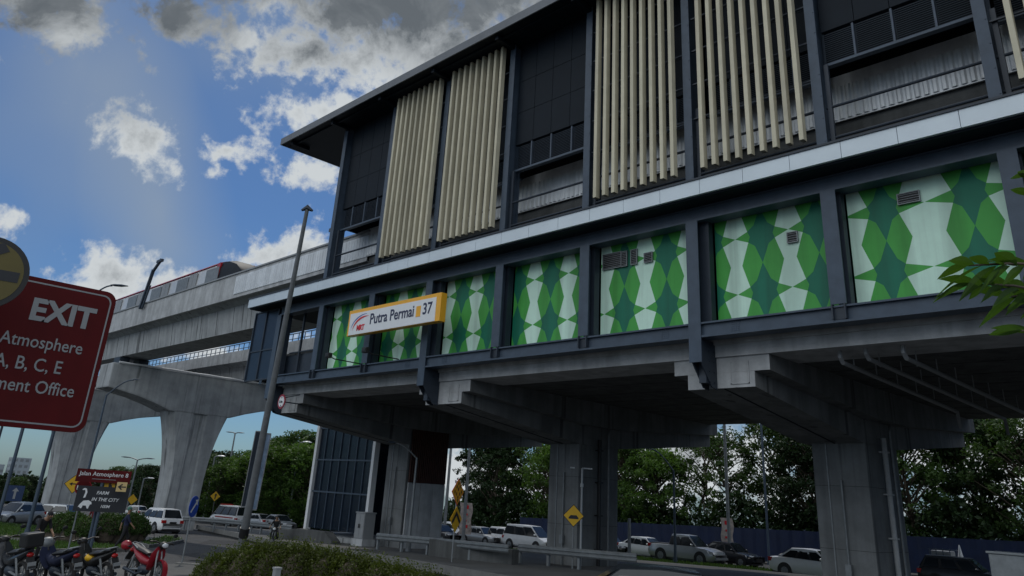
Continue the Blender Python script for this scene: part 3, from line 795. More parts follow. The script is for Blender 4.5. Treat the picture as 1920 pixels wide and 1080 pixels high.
TR = (-62, 24.6, 11.6)
t = thing('train', 'red and silver commuter train running on the near viaduct deck', 'train', TR)
yn, yf = 23.1, 25.9; zb, zt = 11.85, 15.2
for k in range(4):
    xr = -55.0 - k * 21.6; xl = xr - 21.0
    f = lambda p, a: (a, p[0], p[1])
    sec = [(yn, zb), (yn - .05, zb + .9), (yn + .02, zt - .55), (yn + .22, zt - .2), (yn + .7, zt), (yf - .7, zt), (yf - .22, zt - .2), (yf, zt - .55), (yf, zb)]
    MB(TR).prism(sec, f, xl, xr).build('carriage', 'trainsilver', t)
    b = MB(TR); b.prism([(yn + .005, zt - .36), (yn + .2, zt - .18), (yn + .68, zt + .02), (yn + .68, zt - .1), (yn + .3, zt - .3)], f, xl, xr)
    b.box(xl + .01, xr - .01, yn - .075, yn - .03, zb + .55, zb + .75)
    b.build('red_band', 'trainred', t)
    for q in range(4):
        xa = xl + 1.6 + q * 5.3; b = MB(TR)
        b.box(xa + 1.9, xa + 4.0, yn - .07, yn - .02, zb + 1.45, zt - .62)
        b.build('window', 'galv', t)
    for q in range(4):
        xa = xl + .5 + q * 5.3; b = MB(TR)
        b.box(xa, xa + .68, yn - .08, yn - .03, zb + .4, zt - .55); b.box(xa + .72, xa + 1.4, yn - .08, yn - .03, zb + .4, zt - .55); b.box(xa + .66, xa + .74, yn - .06, yn - .03, zb + .42, zt - .72)
        b.build('door', 'signgrey', t)
    if k: MB(TR).box(xr, xr + .6, yn + .3, yf - .3, zb + .1, zt - .25).build('gangway', 'black', t)
# nose
def loftx(rows, b, mi=0):
    n = len(rows[0]); vs = [p for r in rows for p in r]
    fs = [(i * n + j, i * n + (j + 1) % n, (i + 1) * n + (j + 1) % n, (i + 1) * n + j) for i in range(len(rows) - 1) for j in range(n)]
    fs += [tuple(range(n)), tuple((len(rows) - 1) * n + j for j in range(n))]
    b.add(vs, fs, mi)
rows = []
for dx, s_, zt_ in ((0, 1, zt), (1.2, .98, zt - .1), (2.4, .93, zt - .5), (3.3, .84, zt - 1.2), (3.9, .74, zt - 2.0)):
    yc_ = (yn + yf) / 2; hw = (yf - yn) / 2 * s_
    rows.append([(-55 + dx, yc_ + a * hw, zb + c * (zt_ - zb)) for a, c in ((-1, 0), (-1.02, .3), (-.98, .8), (-.8, .95), (-.4, 1), (.4, 1), (.8, .95), (.98, .8), (1, 0))])
b = MB(TR); loftx(rows, b); b.build('nose', 'panel_dark', t, smooth=True)
b = MB(TR); b.bar((-55.0, yn - .04, zb), (-54.7, yn + .05, zt - .35), .5, .12); b.bar((-55.0, yn + .1, zt - .3), (-54.7, yf - .1, zt + .02), .5, .12); b.build('nose_trim', 'trainred', t)
b = MB(TR); b.box(-52.62, -52.58, 24.1, 24.9, zt - .72, zt - .60); b.build('destination_display', 'signwhite', t)

# ------------------------------------------------------------------ station name sign
SG = (-26.5, 19.0, 6.8)
t = thing('station_name_sign', 'long white station name sign with orange frame hung in front of the green wall', 'sign', SG)
x0, x1, z0, z1 = -29.75, -23.3, 6.25, 7.40
b = MB(SG); b.box(x0, x1, 18.95, 19.25, z0, z1); b.build('case', 'orange', t, bevel=.01)
b = MB(SG); b.box(x0 + .14, x1 - .28, 18.93, 18.95, z0 + .02, z1 - .16); b.build('face', 'white', t)
b = MB(SG)
for x in (-29.1, -25.2): b.bar((x, 19.25, 6.6), (x, 19.97, 6.6), .08, .08); b.bar((x, 19.25, 7.2), (x, 19.97, 7.2), .08, .08)
b.build('bracket', 'steel_dark', t)
def tx(nm, s, size, x, z, m, bold=0, sx=1.0, shear=0): return text(nm, s, size, frame((x - SG[0], 18.925 - SG[1], z - SG[2]), (1, 0, 0), (0, 0, 1)), t, m, .004, bold, sx=sx, shear=shear)
tx('lettering', 'Putra Permai', .66, -28.05, 6.62, 'navytext', .012, .90)
tx('lettering', '37', .66, -24.40, 6.62, 'navytext', .012, .92)
b = MB(SG); b.box(-24.80, -24.52, 18.915, 18.93, 6.56, 7.0); b.build('route_mark', 'orange', t)
tx('route_mark_dash', '-', .2, -24.69, 6.71, 'ink', 0, 1)
tx('logo_lettering', 'MRT', .32, -29.0, 6.44, 'redtext', .018, .92)
def arc(r0, r1, a0, a1, cx, cz, m, th=.03, el_=.62, nm='logo_arc'):
    b = MB(SG); pts = []
    for k in range(17):
        u = k / 16; a = R(a0 + (a1 - a0) * u); q = r0
        wd = th * math.sin(PI * min(1, .08 + u * .95)) + .006
        pts.append((cx + q * math.cos(a), cz + q * el_ * math.sin(a), wd))
    vs = [(x, 18.92, z + w_) for x, z, w_ in pts] + [(x, 18.92, z - w_) for x, z, w_ in pts]
    fs = [(i, i + 1, 18 + i, 17 + i) for i in range(16)]
    b.add(vs, fs); b.build(nm, m, t, recalc=False)
arc(1.10, 0, 186, 88, -28.35, 6.45, 'blue', .022, .62)
arc(1.0, 0, 178, 80, -28.32, 6.42, 'redtext', .05, .60)

# floodlights below the sign
for i, (x, lab) in enumerate(((-29.9, 'left of two small floodlights on arms reaching out from the lower steel beam'), (-27.1, 'right of two small floodlights on arms reaching out from the lower steel beam'))):
    t = thing('floodlight', lab, 'lamp', (x, 20, 5.2), 0, 'floodlights under the station name sign')
    b = MB((x, 20, 5.2)); b.tube([(x, 20.0, 5.2), (x, 18.6, 5.2), (x - .05, 18.35, 5.28)], .025, 8); b.build('arm', 'black', t)
    b = MB((x, 20, 5.2)); b.box(x - .2, x + .12, 18.2, 18.38, 5.2, 5.42); b.box(x - .16, x + .08, 18.18, 18.2, 5.24, 5.38); b.build('head', 'black', t, bevel=.015)

# clearance sign
CSG = (-36.3, 19.88, 3.76)
t = thing('clearance_sign', 'round white height limit sign with red ring on the crosshead of the leftmost station pier', 'sign', CSG)
MB(CSG).disc(CSG, (0, -1, 0), .36, .03, 32).build('ring', 'red', t)
MB(CSG).disc((CSG[0], CSG[1] - .03, CSG[2]), (0, -1, 0), .26, .006, 32).build('face', 'signwhite', t)
text('lettering', '5.4m', .17, frame((-.19, -.041, -.06), (1, 0, 0), (0, 0, 1)), t, 'ink', .003, .006, sx=.95)
b = MB(CSG); b.bar(CSG, (CSG[0], 21, CSG[2]), .05, .05); b.bar((CSG[0] - .1, 20, CSG[2] + .2), (CSG[0] - .1, 21, CSG[2] + .5), .04, .04); b.build('bracket', 'steel_dark', t)
for z_, s_ in ((.23, 1), (-.23, -1)):
    b = MB(CSG); b.add([(CSG[0] - .07, 19.842, CSG[2] + z_), (CSG[0] + .07, 19.842, CSG[2] + z_), (CSG[0], 19.842, CSG[2] + z_ - s_ * .09)], [(0, 1, 2)]); b.build('arrow', 'ink', t, recalc=False)
# ------------------------------------------------------------------ near signs at the left
EX = (-6.99, 1.45, -2.1)
t = thing('exit_sign', 'large dark red EXIT board with rounded corners and white lettering at the left edge', 'sign', EX)
XF = -6.99
yr, yl, ze, zt = 2.13, .15, .27, 1.42
def rrect(a0, a1, b0, b1, r, n=6):
    pts = []
    for cx, cz, s_ in ((a1 - r, b1 - r, 0), (a0 + r, b1 - r, 90), (a0 + r, b0 + r, 180), (a1 - r, b0 + r, 270)):
        for k in range(n + 1):
            a = R(s_ + 90 * k / n); pts.append((cx + r * math.cos(a), cz + r * math.sin(a)))
    return pts
f = lambda p, a: (a, p[0], p[1])
b = MB(EX); b.prism(rrect(yl, yr, ze, zt, .09), f, XF - .03, XF); b.build('board', 'redsign', t)
b = MB(EX); o1 = rrect(yl + .035, yr - .035, ze + .035, zt - .035, .07); o2 = rrect(yl + .047, yr - .047, ze + .047, zt - .047, .06)
n = len(o1); b.add([(XF + .002, *p) for p in o1] + [(XF + .002, *p) for p in o2], [(i, (i + 1) % n, n + (i + 1) % n, n + i) for i in range(n)]); b.build('border_line', 'signgrey', t, recalc=False)
def ex(s, size, yright, z, m='signgrey', bold=0, sx=1.0):
    return text('lettering', s, size, frame((XF + .003 - EX[0], yright - EX[1], z - EX[2]), (0, 1, 0), (0, 0, 1)), t, m, .001, bold, 'RIGHT', sx)
ex('EXIT', .235, 1.995, 1.09, bold=.009, sx=1.0)
ex('Jalan Atmosphere', .138, 1.965, .875, bold=.001, sx=.86)
ex('Block A, B, C, E', .142, 1.85, .70, bold=.001, sx=.86)
ex('Management Office', .138, 1.985, .535, bold=.001, sx=.86)
b = MB(EX)
for y in (1.33, .45): b.box(XF - .14, XF - .035, y - .06, y + .06, gz(XF, y) - .1, zt - .1)
b.build('post', 'steel_dark', t)
b = MB(EX)
for z in (.45, 1.2): b.box(XF - .034, XF - .03, yl + .1, yr - .1, z, z + .05)
b.build('rail', 'steel', t)
DC = (-6.44, 1.06, 1.27)
t = thing('direction_sign', 'round dull yellow sign with black arrow before the red exit board', 'sign', (DC[0], DC[1], gz(DC[0], DC[1])))
o_ = tuple(t.location); nv = Vector((6.42, -1.12 + .0, 0)).normalized()
sdv = Vector((-nv.y, nv.x, 0))
MB(o_).disc(DC, nv, .262, .02, 40).build('rim', 'black', t)
MB(o_).disc(Vector(DC) + nv * .02, nv, .225, .004, 40).build('face', 'dyellow', t)
b = MB(o_); c0 = Vector(DC) + nv * .027
def pp(a, z): return c0 + sdv * a + Vector((0, 0, z))
b.add([pp(*q) for q in ((-.13, -.045), (.20, -.045), (.20, .03), (-.13, .03))], [(0, 1, 2, 3)])
b.add([pp(*q) for q in ((-.22, -.01), (-.06, .13), (-.0, .13), (-.10, .0), (-.0, -.14), (-.06, -.14))], [(0, 1, 2, 3), (0, 3, 4, 5)])
b.add([pp(*q) for q in ((.02, .12), (.10, .17), (.055, .225), (-.02, .20))], [(0, 1, 2, 3)])
b.build('arrow', 'ink', t, recalc=False)
b = MB(o_); b.tube([(DC[0] - .03, DC[1], o_[2]), (DC[0] - .03, DC[1], DC[2] + .2)], .025, 8); b.build('post', 'galv', t)

def facing(p):      # unit vector from p towards the road where drivers look from
    v = Vector((-p[0], -p[1], 0)).normalized(); return v
def sign(name, label, px, base_z, items, post_r=.03, post_top=None, group=None, nrm=None, cat='sign', postm='galv'):
    """px: ground xy; items: (shape, z, size, material parts)"""
    x, y = px; o_ = (x, y, base_z)
    t = thing(name, label, cat, o_, 0, group)
    nv = Vector(nrm).normalized() if nrm else facing((x, y)); sv_ = Vector((-nv.y, nv.x, 0))
    top = post_top or max(z for _, z, *_ in items)
    MB(o_).tube([(x, y, base_z - .2), (x, y, base_z + top)], post_r, 8, 0).build('post', postm, t)
    for shape, z, size, m1, m2 in items:
        c = Vector((x, y, base_z + z)) + nv * (post_r + .005)
        b = MB(o_)
        if shape == 'diamond':
            f = lambda p, a: c + sv_ * p[0] + Vector((0, 0, p[1])) + nv * a
            b.prism([(0, size), (size, 0), (0, -size), (-size, 0)], f, 0, .012); b.build('plate_edge', m2, t)
            b = MB(o_); b.prism([(0, size * .92), (size * .92, 0), (0, -size * .92), (-size * .92, 0)], f, .012, .016); b.build('plate', m1, t)
        elif shape == 'disc':
            b.disc(c, nv, size, .015, 28); b.build('plate_edge', m2, t)
            b = MB(o_); b.disc(c + nv * .015, nv, size * .92, .004, 28); b.build('plate', m1, t)
        elif shape == 'rect':
            f = lambda p, a: c + sv_ * p[0] + Vector((0, 0, p[1])) + nv * a
            sw, sh = size; b.prism([(-sw, -sh), (sw, -sh), (sw, sh), (-sw, sh)], f, 0, .02); b.build('plate', m1, t)
    return t, nv, sv_, o_
def flat(t, o_, base, nv, sv_, polys, m, nm='symbol', off=.06):
    b = MB(o_); base = Vector(base)
    for q in polys: b.add([base + nv * off + sv_ * a + Vector((0, 0, z)) for a, z in q], [tuple(range(len(q)))])
    return b.build(nm, m, t, recalc=False)
# blue keep-side sign with a white diagonal arrow
g = (-29.07, 13.076, -2.745); bz = gz(g[0], g[1])
t, nv, sv_, o_ = sign('keep_side_sign', 'oval looking blue sign with white diagonal arrow on a thin post by the road', (g[0], g[1]), bz, [('disc', 1.95 + .0, .36, 'blue', 'blue')], nrm=(1, .85, 0), cat='sign')
flat(t, o_, (g[0], g[1], bz + 1.95), nv, sv_, [[(-.23, -.17), (-.17, -.23), (.20, .14), (.14, .20)], [(.24, .24), (.02, .22), (.22, .02)]], 'signwhite')
# bump sign
p_ = (-20.50, 24.05, -2.482)
g = (-22.34, 26.20, -2.433); bz = mz(g[0], g[1])
t, nv, sv_, o_ = sign('speed_hump_sign', 'yellow diamond road hump sign on a thin post beside the white lamp pole', (g[0], g[1]), bz, [('diamond', 1.98, .44, 'yellow', 'ink')], cat='sign')
flat(t, o_, (g[0], g[1], bz + 1.93), nv, sv_, [[(-.2, -.02), (-.12, .07), (.12, .07), (.2, -.02), (.2, -.07), (-.2, -.07)]], 'ink')
# chevron pair
g = (-25.72, 22.70, -2.517); bz = gz(g[0], g[1])
t, nv, sv_, o_ = sign('hazard_marker_sign', 'orange spotted diamond above yellow chevron diamond on one post', (g[0], g[1]), bz, [('diamond', 3.05, .52, 'orange', 'redtext'), ('diamond', 2.0, .50, 'yellow', 'yellow')], cat='sign', nrm=(1, .35, 0))
sp = []
for (a, z) in ((0, .33), (-.13, .2), (.13, .2), (0, .1), (-.27, .0), (.27, .0), (-.13, -.08), (.13, -.08), (0, -.2), (0, -.02 - .3)):
    sp.append([(a + .045 * math.cos(R(40 * k)), z + .07 * math.sin(R(40 * k))) for k in range(9)])
flat(t, o_, (g[0], g[1], bz + 3.05), nv, sv_, sp, 'rust', 'spot')
flat(t, o_, (g[0], g[1], bz + 2.0), nv, sv_, [[(-.28, -.18), (0, .14), (0, .32), (-.36, -.08)], [(.28, -.18), (0, .14), (0, .32), (.36, -.08)]], 'ink')
# small yellow diamonds further off
for (g, h, lab, sym) in (((-98.13, 46.76, -3.308), 1.2, 'yellow diamond merging road sign behind the ambulance', 1), ((-99.79, 37.45, -3.699), .8, 'small yellow diamond sign right of the red street name board', 0), ((-60.47, 18.621, -2.042), 1.1, 'small yellow diamond arrow sign left of the red street name board', 2)):
    bz = gz(g[0], g[1]); zc_ = g[2] - bz + h
    t, nv, sv_, o_ = sign('warning_sign', lab, (g[0], g[1]), bz, [('diamond', zc_, .62 if g[0] < -60 else .42, 'yellow', 'ink')], cat='sign')
    if sym == 1: flat(t, o_, (g[0], g[1], bz + zc_), nv, sv_, [[(-.07, -.35), (.05, -.35), (.1, .1), (.2, .1), (.03, .38), (-.12, .1), (-.02, .1)]], 'ink')
    if sym == 2: flat(t, o_, (g[0], g[1], bz + zc_), nv, sv_, [[(-.25, -.03), (.22, -.03), (.22, .04), (-.25, .04)], [(-.3, 0), (-.12, .12), (-.12, -.12)]], 'ink')
# street name board, stop disc and the boards below it
g = (-30.87, 10.784, -2.040); bz = gz(g[0], g[1]); PB = (g[0], g[1])
def board(name, label, depth, pxc, w_, h_, m, cat='sign', tilt=0.0, edge=None, post=True, zoff=0):
    x, y, z = pxc; bz = gz(x, y); o_ = (x, y, bz)
    t = thing(name, label, cat, o_)
    nv = facing((x, y)); sv_ = Vector((-nv.y, nv.x, 0))
    mtx = Matrix.Rotation(tilt, 3, nv)
    f = lambda p, a: Vector((x, y, z)) + mtx @ (sv_ * p[0] + Vector((0, 0, p[1]))) + nv * (a + .05)
    b = MB(o_); b.prism([(-w_ / 2, -h_ / 2), (w_ / 2, -h_ / 2), (w_ / 2, h_ / 2), (-w_ / 2, h_ / 2)], f, -.01, .015); b.build('board', m, t)
    if post: MB(o_).tube([(x, y, bz - .2), (x, y, z + .05)], .05, 10).build('post', 'steel', t)
    def tx(s, size, a, c, mt, bold=0, sx=1.0, sh=0, al='CENTER'):
        q = f((a, c), .02); return text('lettering', s, size, frame(q - Vector(o_), mtx @ sv_, mtx @ Vector((0, 0, 1))), t, mt, .002, bold, al, sx, sh)
    return t, f, tx, o_
t, f, tx, o_ = board('street_name_sign', 'dark red board reading Jalan Atmosphere 8 above the farm direction board', 27, (-30.14, 10.180, -0.171), 1.72, .42, 'redsign')
tx('Jalan Atmosphere 8', .19, 0, .0, 'signwhite', .001, 1.02)
b = MB(o_); b.prism([(-.35, -.11), (.4, -.11), (.4, -.095), (-.35, -.095)], f, .016, .02); b.build('underline', 'signgrey', t)
t, f, tx, o_ = board('farm_direction_board', 'black board reading Farm in the City 100m with white animal silhouettes', 26.5, (-29.80, 10.171, -0.901), 1.62, .80, 'ink')
tx('FARM', .15, -.02, .15, 'signwhite', .002, 1.0, .2); tx('IN THE CITY', .15, .10, -.06, 'signwhite', .002, 1.0, .2); tx('100M', .13, .14, -.27, 'signwhite', .002, 1.0, .2)
b = MB(o_)
def sil(poly): b.prism(poly, f, .016, .02)
sil([(-.60, -.31), (-.56, -.31), (-.54, -.22), (-.44, -.22), (-.40, -.31), (-.36, -.31), (-.33, -.18), (-.28, -.17), (-.30, -.10), (-.40, -.05), (-.55, -.07), (-.63, -.17), (-.68, -.27), (-.64, -.27)])
sil([(-.58, .02), (-.52, .03), (-.49, .2), (-.53, .31), (-.60, .33), (-.66, .28), (-.64, .26), (-.57, .27), (-.55, .2)])
b.build('animal_silhouette', 'signwhite', t)
q = (-29.12, 10.484, -0.470)
t, f, tx, o_ = board('arrow_board', 'cream board with black arrow pointing left at the upper right of the farm board', 26.2, q, .32, .30, 'cream', post=False)
b = MB(o_); b.prism([(-.12, 0), (.0, .1), (.03, .07), (-.03, .02), (.14, .02), (.14, -.02), (-.03, -.02), (.03, -.07), (.0, -.1)], f, .016, .02); b.build('arrow', 'ink', t)
b = MB(o_); b.prism([(-.1, -.12), (.1, -.12), (.1, -.10), (-.1, -.10)], lambda p, a: Vector(f(p, a)), -.3, -.01); b.build('bracket', 'steel', t)
t, f, tx, o_ = board('pedestrian_sign', 'yellow board with black walking figure behind the farm board', 26.9, (-30.20, 10.460, -0.507), .34, .36, 'yellow', post=False)
b = MB(o_)
b.prism([(-.02, .16), (.04, .16), (.05, .1), (-.03, .1)], f, .016, .02); b.prism([(-.03, .09), (.05, .09), (.09, -.0), (.03, .0), (.09, -.15), (.04, -.15), (.0, -.04), (-.06, -.15), (-.11, -.15), (-.03, .0)], f, .016, .02); b.build('walking_figure', 'ink', t)
b = MB(o_); b.prism([(-.1, -.12), (.1, -.12), (.1, -.10), (-.1, -.10)], f, -.2, -.011); b.build('bracket', 'steel', t)
q = (-31.42, 10.001, -0.589); o_ = (q[0], q[1], gz(q[0], q[1]))
t = thing('stop_disc', 'round red and white disc sign left of the farm board', 'sign', o_); nv = facing(q); sv_ = Vector((-nv.y, nv.x, 0))
MB(o_).disc(q, nv, .27, .02, 28).build('plate_edge', 'red', t); MB(o_).disc(Vector(q) + nv * .02, nv, .24, .004, 28).build('plate', 'redsign', t)
flat(t, o_, q, nv, sv_, [[(-.2, -.08), (.2, -.08), (.2, .06), (-.2, .06)]], 'signwhite', 'band', .03)
text('lettering', 'AWAS', .13, frame(Vector(q) - Vector(o_) + nv * .035 + Vector((0, 0, -.06)), sv_, (0, 0, 1)), t, 'ink', .002, .003, 'CENTER')
MB(o_).tube([o_, q], .03, 8).build('post', 'galv', t)
g = (-72.66, 18.267, -2.026)
t, f, tx, o_ = board('blue_road_sign', 'blue road direction board standing behind the parked cars at the far left', 60, g, 1.15, 1.15, 'dullblue')
b = MB(o_); b.prism([(-.08, -.4), (.08, -.4), (.08, .15), (.24, .15), (0, .42), (-.24, .15), (-.08, .15)], f, .016, .02); b.build('arrow', 'signgrey', t)

# ------------------------------------------------------------------ lamps and poles
def lamp(label, base, top, arms=(), rad=(.11, .06), head=(.55, .2, .1), m='galv', group='street lamps', curve=0.0, lean=(0, 0), name='street_lamp', headm=None, top_xy=None):
    x, y = base[0], base[1]; zb = base[2]; o_ = (x, y, zb); tx_, ty_ = top_xy or (x, y)
    t = thing(name, label, 'street lamp', o_, 0, group)
    MB(o_).tube([(x, y, zb), ((x + tx_) / 2, (y + ty_) / 2, zb + (top - zb) * .5), (tx_, ty_, top)], [rad[0], (rad[0] + rad[1]) / 2, rad[1]], 12).build('pole', m, t, smooth=True)
    MB(o_).tube([(x, y, zb), (x, y, zb + .5)], [rad[0] * 1.6, rad[0] * 1.25], 12).build('base', m, t)
    for dx, dy, dz in arms:
        n = 8; pts = []
        for k in range(n + 1):
            u = k / n; pts.append((x + dx * u, y + dy * u, top - .05 + dz * math.sin(u * PI / 2)))
        MB(o_).tube(pts, rad[1] * .75, 8).build('arm', m, t, smooth=True)
        d = Vector((dx, dy, 0)).normalized(); e = Vector(pts[-1])
        s_ = Vector((-d.y, d.x, 0)); L_, W_, H_ = head
        b = MB(o_); prof = [(-.1, .5, .2), (.15, .95, .9), (.6, 1, 1), (1.0, .55, .3)]; rows = []
        for u, ws, hs in prof:
            c = e + d * (u * L_) + Vector((0, 0, .02))
            rows.append([c + s_ * W_ / 2 * ws * math.cos(a) + Vector((0, 0, H_ / 2 * hs * math.sin(a) + .02)) for a in [2 * PI * j / 10 for j in range(10)]])
        n_ = 10; vs = [p for r in rows for p in r]; fs = [(i * n_ + j, i * n_ + (j + 1) % n_, (i + 1) * n_ + (j + 1) % n_, (i + 1) * n_ + j) for i in range(3) for j in range(n_)] + [tuple(range(n_)), tuple(3 * n_ + j for j in range(n_))]
        b.add(vs, fs); b.build('lamp_head', headm or 'steel', t, smooth=True)
    return t
def vec(p, q, l):
    v = Vector((q[0] - p[0], q[1] - p[1], 0)); return v.normalized() * l
SDV = Vector((.689, .724, 0))                  # sideways to the right as seen from the road
# big pole with banners
a = (-24.12, 12.987, 9.301); bz_ = (-28.64, 14.973, -2.544); bz = gz(bz_[0], bz_[1])
t = lamp('tall tapered grey lamp pole with hanging banners in front of the station corner', (bz_[0], bz_[1], bz), a[2], (), (.155, .07), m='pole', group=None, top_xy=(a[0], a[1]))
o_ = (bz_[0], bz_[1], bz)
b = MB(o_); x, y, z = a
b.tube([(x - .15, y - .14, z - .06), (x, y, z + .06), (x + .15, y + .14, z - .06)], [.04, .11, .04], 10); b.build('lamp_head', 'steel_dark', t, smooth=True)
b = MB(o_); q1 = Vector(bz_); q1.z = bz; q2 = Vector(a); b.tube([q1.lerp(q2, .085), q1.lerp(q2, .11)], .17, 14); b.build('pole_band', 'black', t)
LEAN = (Vector(a) - Vector((bz_[0], bz_[1], bz))); LEAN = Vector((LEAN.x, LEAN.y, 0)) / LEAN.z
def banner(label, c, w_, h_, ang, m, m2, side):
    x, y, z = c; o_ = (x, y, z)
    t = thing('hanging_banner', label, 'banner', o_, 0, 'banners hung on the tall lamp pole')
    d = Vector((math.cos(ang), math.sin(ang), 0)); n_ = Vector((-d.y, d.x, 0))
    b = MB(o_); f = lambda p, a: Vector(c) + d * p[0] + Vector((0, 0, p[1])) + n_ * a + LEAN * p[1]
    b.prism([(0, -h_ / 2), (w_, -h_ / 2), (w_, h_ / 2), (0, h_ / 2)], f, -.008, .008); b.build('cloth', m, t)
    b = MB(o_)
    for z_ in (-h_ / 2, h_ / 2): b.prism([(-.05, z_ - .02), (w_ + .02, z_ - .02), (w_ + .02, z_ + .02), (-.05, z_ + .02)], f, -.02, .02)
    b.prism([(w_, -h_ / 2 + .02), (w_ + .03, -h_ / 2 + .02), (w_ + .03, h_ / 2 - .02), (w_, h_ / 2 - .02)], f, -.015, .015)
    b.build('frame', m2, t)
c = (-27.42, 14.476, 0.309); banner('pale blue printed banner on the right side of the tall lamp pole', c, .22, 2.6, R(60), 'poster', 'signgrey', 1)
c = (-27.74, 14.567, 0.381); banner('dark backed banner frame on the left side of the tall lamp pole', c, .24, 2.6, R(225), 'steel_dark', 'signgrey', -1)
# lamps at the left
a = (-45.68, 12.479, 8.703); lamp('curved arm lamp rising behind the red exit board', (a[0], a[1], gz(a[0], a[1])), a[2], [(.75, .8, .85)], (.1, .06), (.85, .28, .14), m='steel')
a = (-48.34, 15.436, 4.070); lamp('short pole with long curved arm in front of the viaduct crosshead', (a[0], a[1], gz(a[0], a[1])), a[2], [(1.0, .95, .95)], (.08, .05), (.35, .15, .08), m='steel')
a = (-72.22, 16.018, 2.752); lamp('dark bare pole at the left edge behind the exit board', (a[0], a[1], gz(a[0], a[1])), a[2] + 3, [(1, 1, .3)], (.11, .08), m='steel_dark')
a = (-35.96, 8.700, 0.440); lamp('slim dark pole showing below the middle of the exit board', (a[0], a[1], gz(a[0], a[1])), a[2] + 2.5, [(.8, .8, .3)], (.07, .06), m='steel')
a = (-130.67, 48.53, 1.941); lamp('double arm lamp between the exit board and the near viaduct pier', (a[0], a[1], gz(a[0], a[1])), a[2], [(.9, .95, .3), (-.9, -.95, .3)], (.16, .1), (1.3, .4, .2))
a = (-162.88, 61.76, 1.327); lamp('single arm lamp just right of the double lamp', (a[0], a[1], gz(a[0], a[1])), a[2], [(1.2, 1.3, .2)], (.2, .12), (1.5, .5, .2))
a = (-119.73, 45.92, -0.650); lamp('low lamp with small white head left of the near viaduct pier', (a[0], a[1], gz(a[0], a[1])), a[2], [(.4, .4, .1)], (.13, .09), (.9, .5, .2), headm='white')
a = (-111.08, 54.20, 6.254); lamp('T shaped double lamp rising above the trees right of the near viaduct pier', (a[0], a[1], gz(a[0], a[1])), a[2], [(.25, .25, .1), (-.25, -.25, .1)], (.17, .1), (1.0, .4, .16))
a = (-107.82, 50.28, 2.748); lamp('lamp with round white head beside the near viaduct pier', (a[0], a[1], gz(a[0], a[1])), a[2], [(.3, .3, .1)], (.15, .1), (1.0, .8, .3), headm='white')
a = (-86.06, 50.33, 4.520); lamp('lamp with round white head in front of the bright trees left of the lift tower', (a[0], a[1], gz(a[0], a[1])), a[2], [(.3, .3, .1)], (.13, .09), (1.0, .8, .3), headm='white')
# poles beyond the station
a = (-60.60, 52.25, 4.364); lamp('tall pale pole nearer the cladded pier among the background trees', (a[0], a[1], gz(a[0], a[1])), a[2] + 4, [(1, 1, .3)], (.16, .1))
a = (-54.61, 49.32, 4.119); lamp('tall pale pole with a poster tied low behind the silver saloon', (a[0], a[1], gz(a[0], a[1])), a[2] + 4, [(1, 1, .3)], (.16, .1))
a = (-30.87, 53.10, 5.742); lamp('tall twin pole with a torn poster in front of the blue hoarding', (a[0], a[1], gz(a[0], a[1])), a[2] + 3, [(1, 1, .3)], (.13, .1))
a = (-31.23, 46.89, 2.288); lamp('dark lamp with arm curving left beneath the station', (a[0], a[1], gz(a[0], a[1])), a[2], [(-1.2, -1.0, 1.35)], (.10, .06), (.5, .22, .1), m='steel')
a = (-30.13, 40.46, -0.800); lamp('short plain post in front of the white saloon', (a[0], a[1], gz(a[0], a[1])), a[2], [], (.10, .09), group=None, name='post')
a = (-31.57, 60.04, 5.942); lamp('thin dark pole among the trees right of the twin pole', (a[0], a[1], gz(a[0], a[1])), a[2] + 3, [(1, 1, .2)], (.10, .08), m='steel')
a = (-23.96, 28.56, 1.385); bz = mz(a[0], a[1])
t = thing('white_post', 'slim white post with flat T top in front of the middle pier', 'post', (a[0], a[1], bz))
o_ = (a[0], a[1], bz)
MB(o_).tube([(a[0], a[1], bz - .2), (a[0], a[1], a[2])], .095, 12).build('pole', 'signwhite', t, smooth=True)
b = MB(o_); b.bar(Vector(a) - SDV * .5, Vector(a) + SDV * .5, .10, .06); b.tube([(a[0], a[1], a[2] - .8), (a[0], a[1], a[2] - .65)], .13, 12); b.build('crossbar', 'signwhite', t)
a = (-33.29, 26.43, 1.600); bz = mz(a[0], a[1])
lamp('grey lamp with hooked arm in front of the cladded station pier', (a[0], a[1], bz), a[2], [(-.9, -.8, .7)], (.09, .05), (.4, .2, .1), m='galv')
# lamps on the viaduct
X_ = -63.8
t = thing('viaduct_lamp', 'dark leaning lamp bracket standing on the near viaduct parapet beside the train', 'lamp', (X_, 21.5, 12.4), 0, 'lamps on the viaduct')
o_ = (X_, 21.5, 12.4)
b = MB(o_); b.bar((X_ - .3, 21.4, 12.2), (X_ + .7, 21.4, 15.3), .22, .22); b.bar((X_ + .15, 21.4, 12.2), (X_ + .8, 21.4, 14.0), .12, .12)
for k in range(5): b.bar((X_ - .3 + k * .13, 21.4, 12.3 + k * .38), (X_ + .25 + k * .10, 21.4, 12.5 + k * .34), .06, .06)
b.build('bracket', 'steel_dark', t)
b = MB(o_); b.bar((X_ + .6, 21.4, 15.1), (X_ + 1.9, 21.4, 15.95), .18, .18); b.box(X_ + 1.2, X_ + 2.2, 21.3, 21.5, 15.75, 15.95); b.build('lamp_head', 'steel_dark', t)
X_ = -37.6
t = thing('viaduct_lamp', 'small dark lamp on the viaduct parapet next to the station roof corner', 'lamp', (X_, 23.5, 12.6), 0, 'lamps on the viaduct'); o_ = (X_, 23.5, 12.6)
b = MB(o_); b.bar((X_ + .5, 22.2, 12.5), (X_ - .1, 22.2, 13.9), .12, .12); b.build('bracket', 'steel_dark', t)
b = MB(o_); b.box(X_ - .5, X_ + .1, 22.1, 22.3, 13.75, 13.95); b.build('lamp_head', 'steel', t)
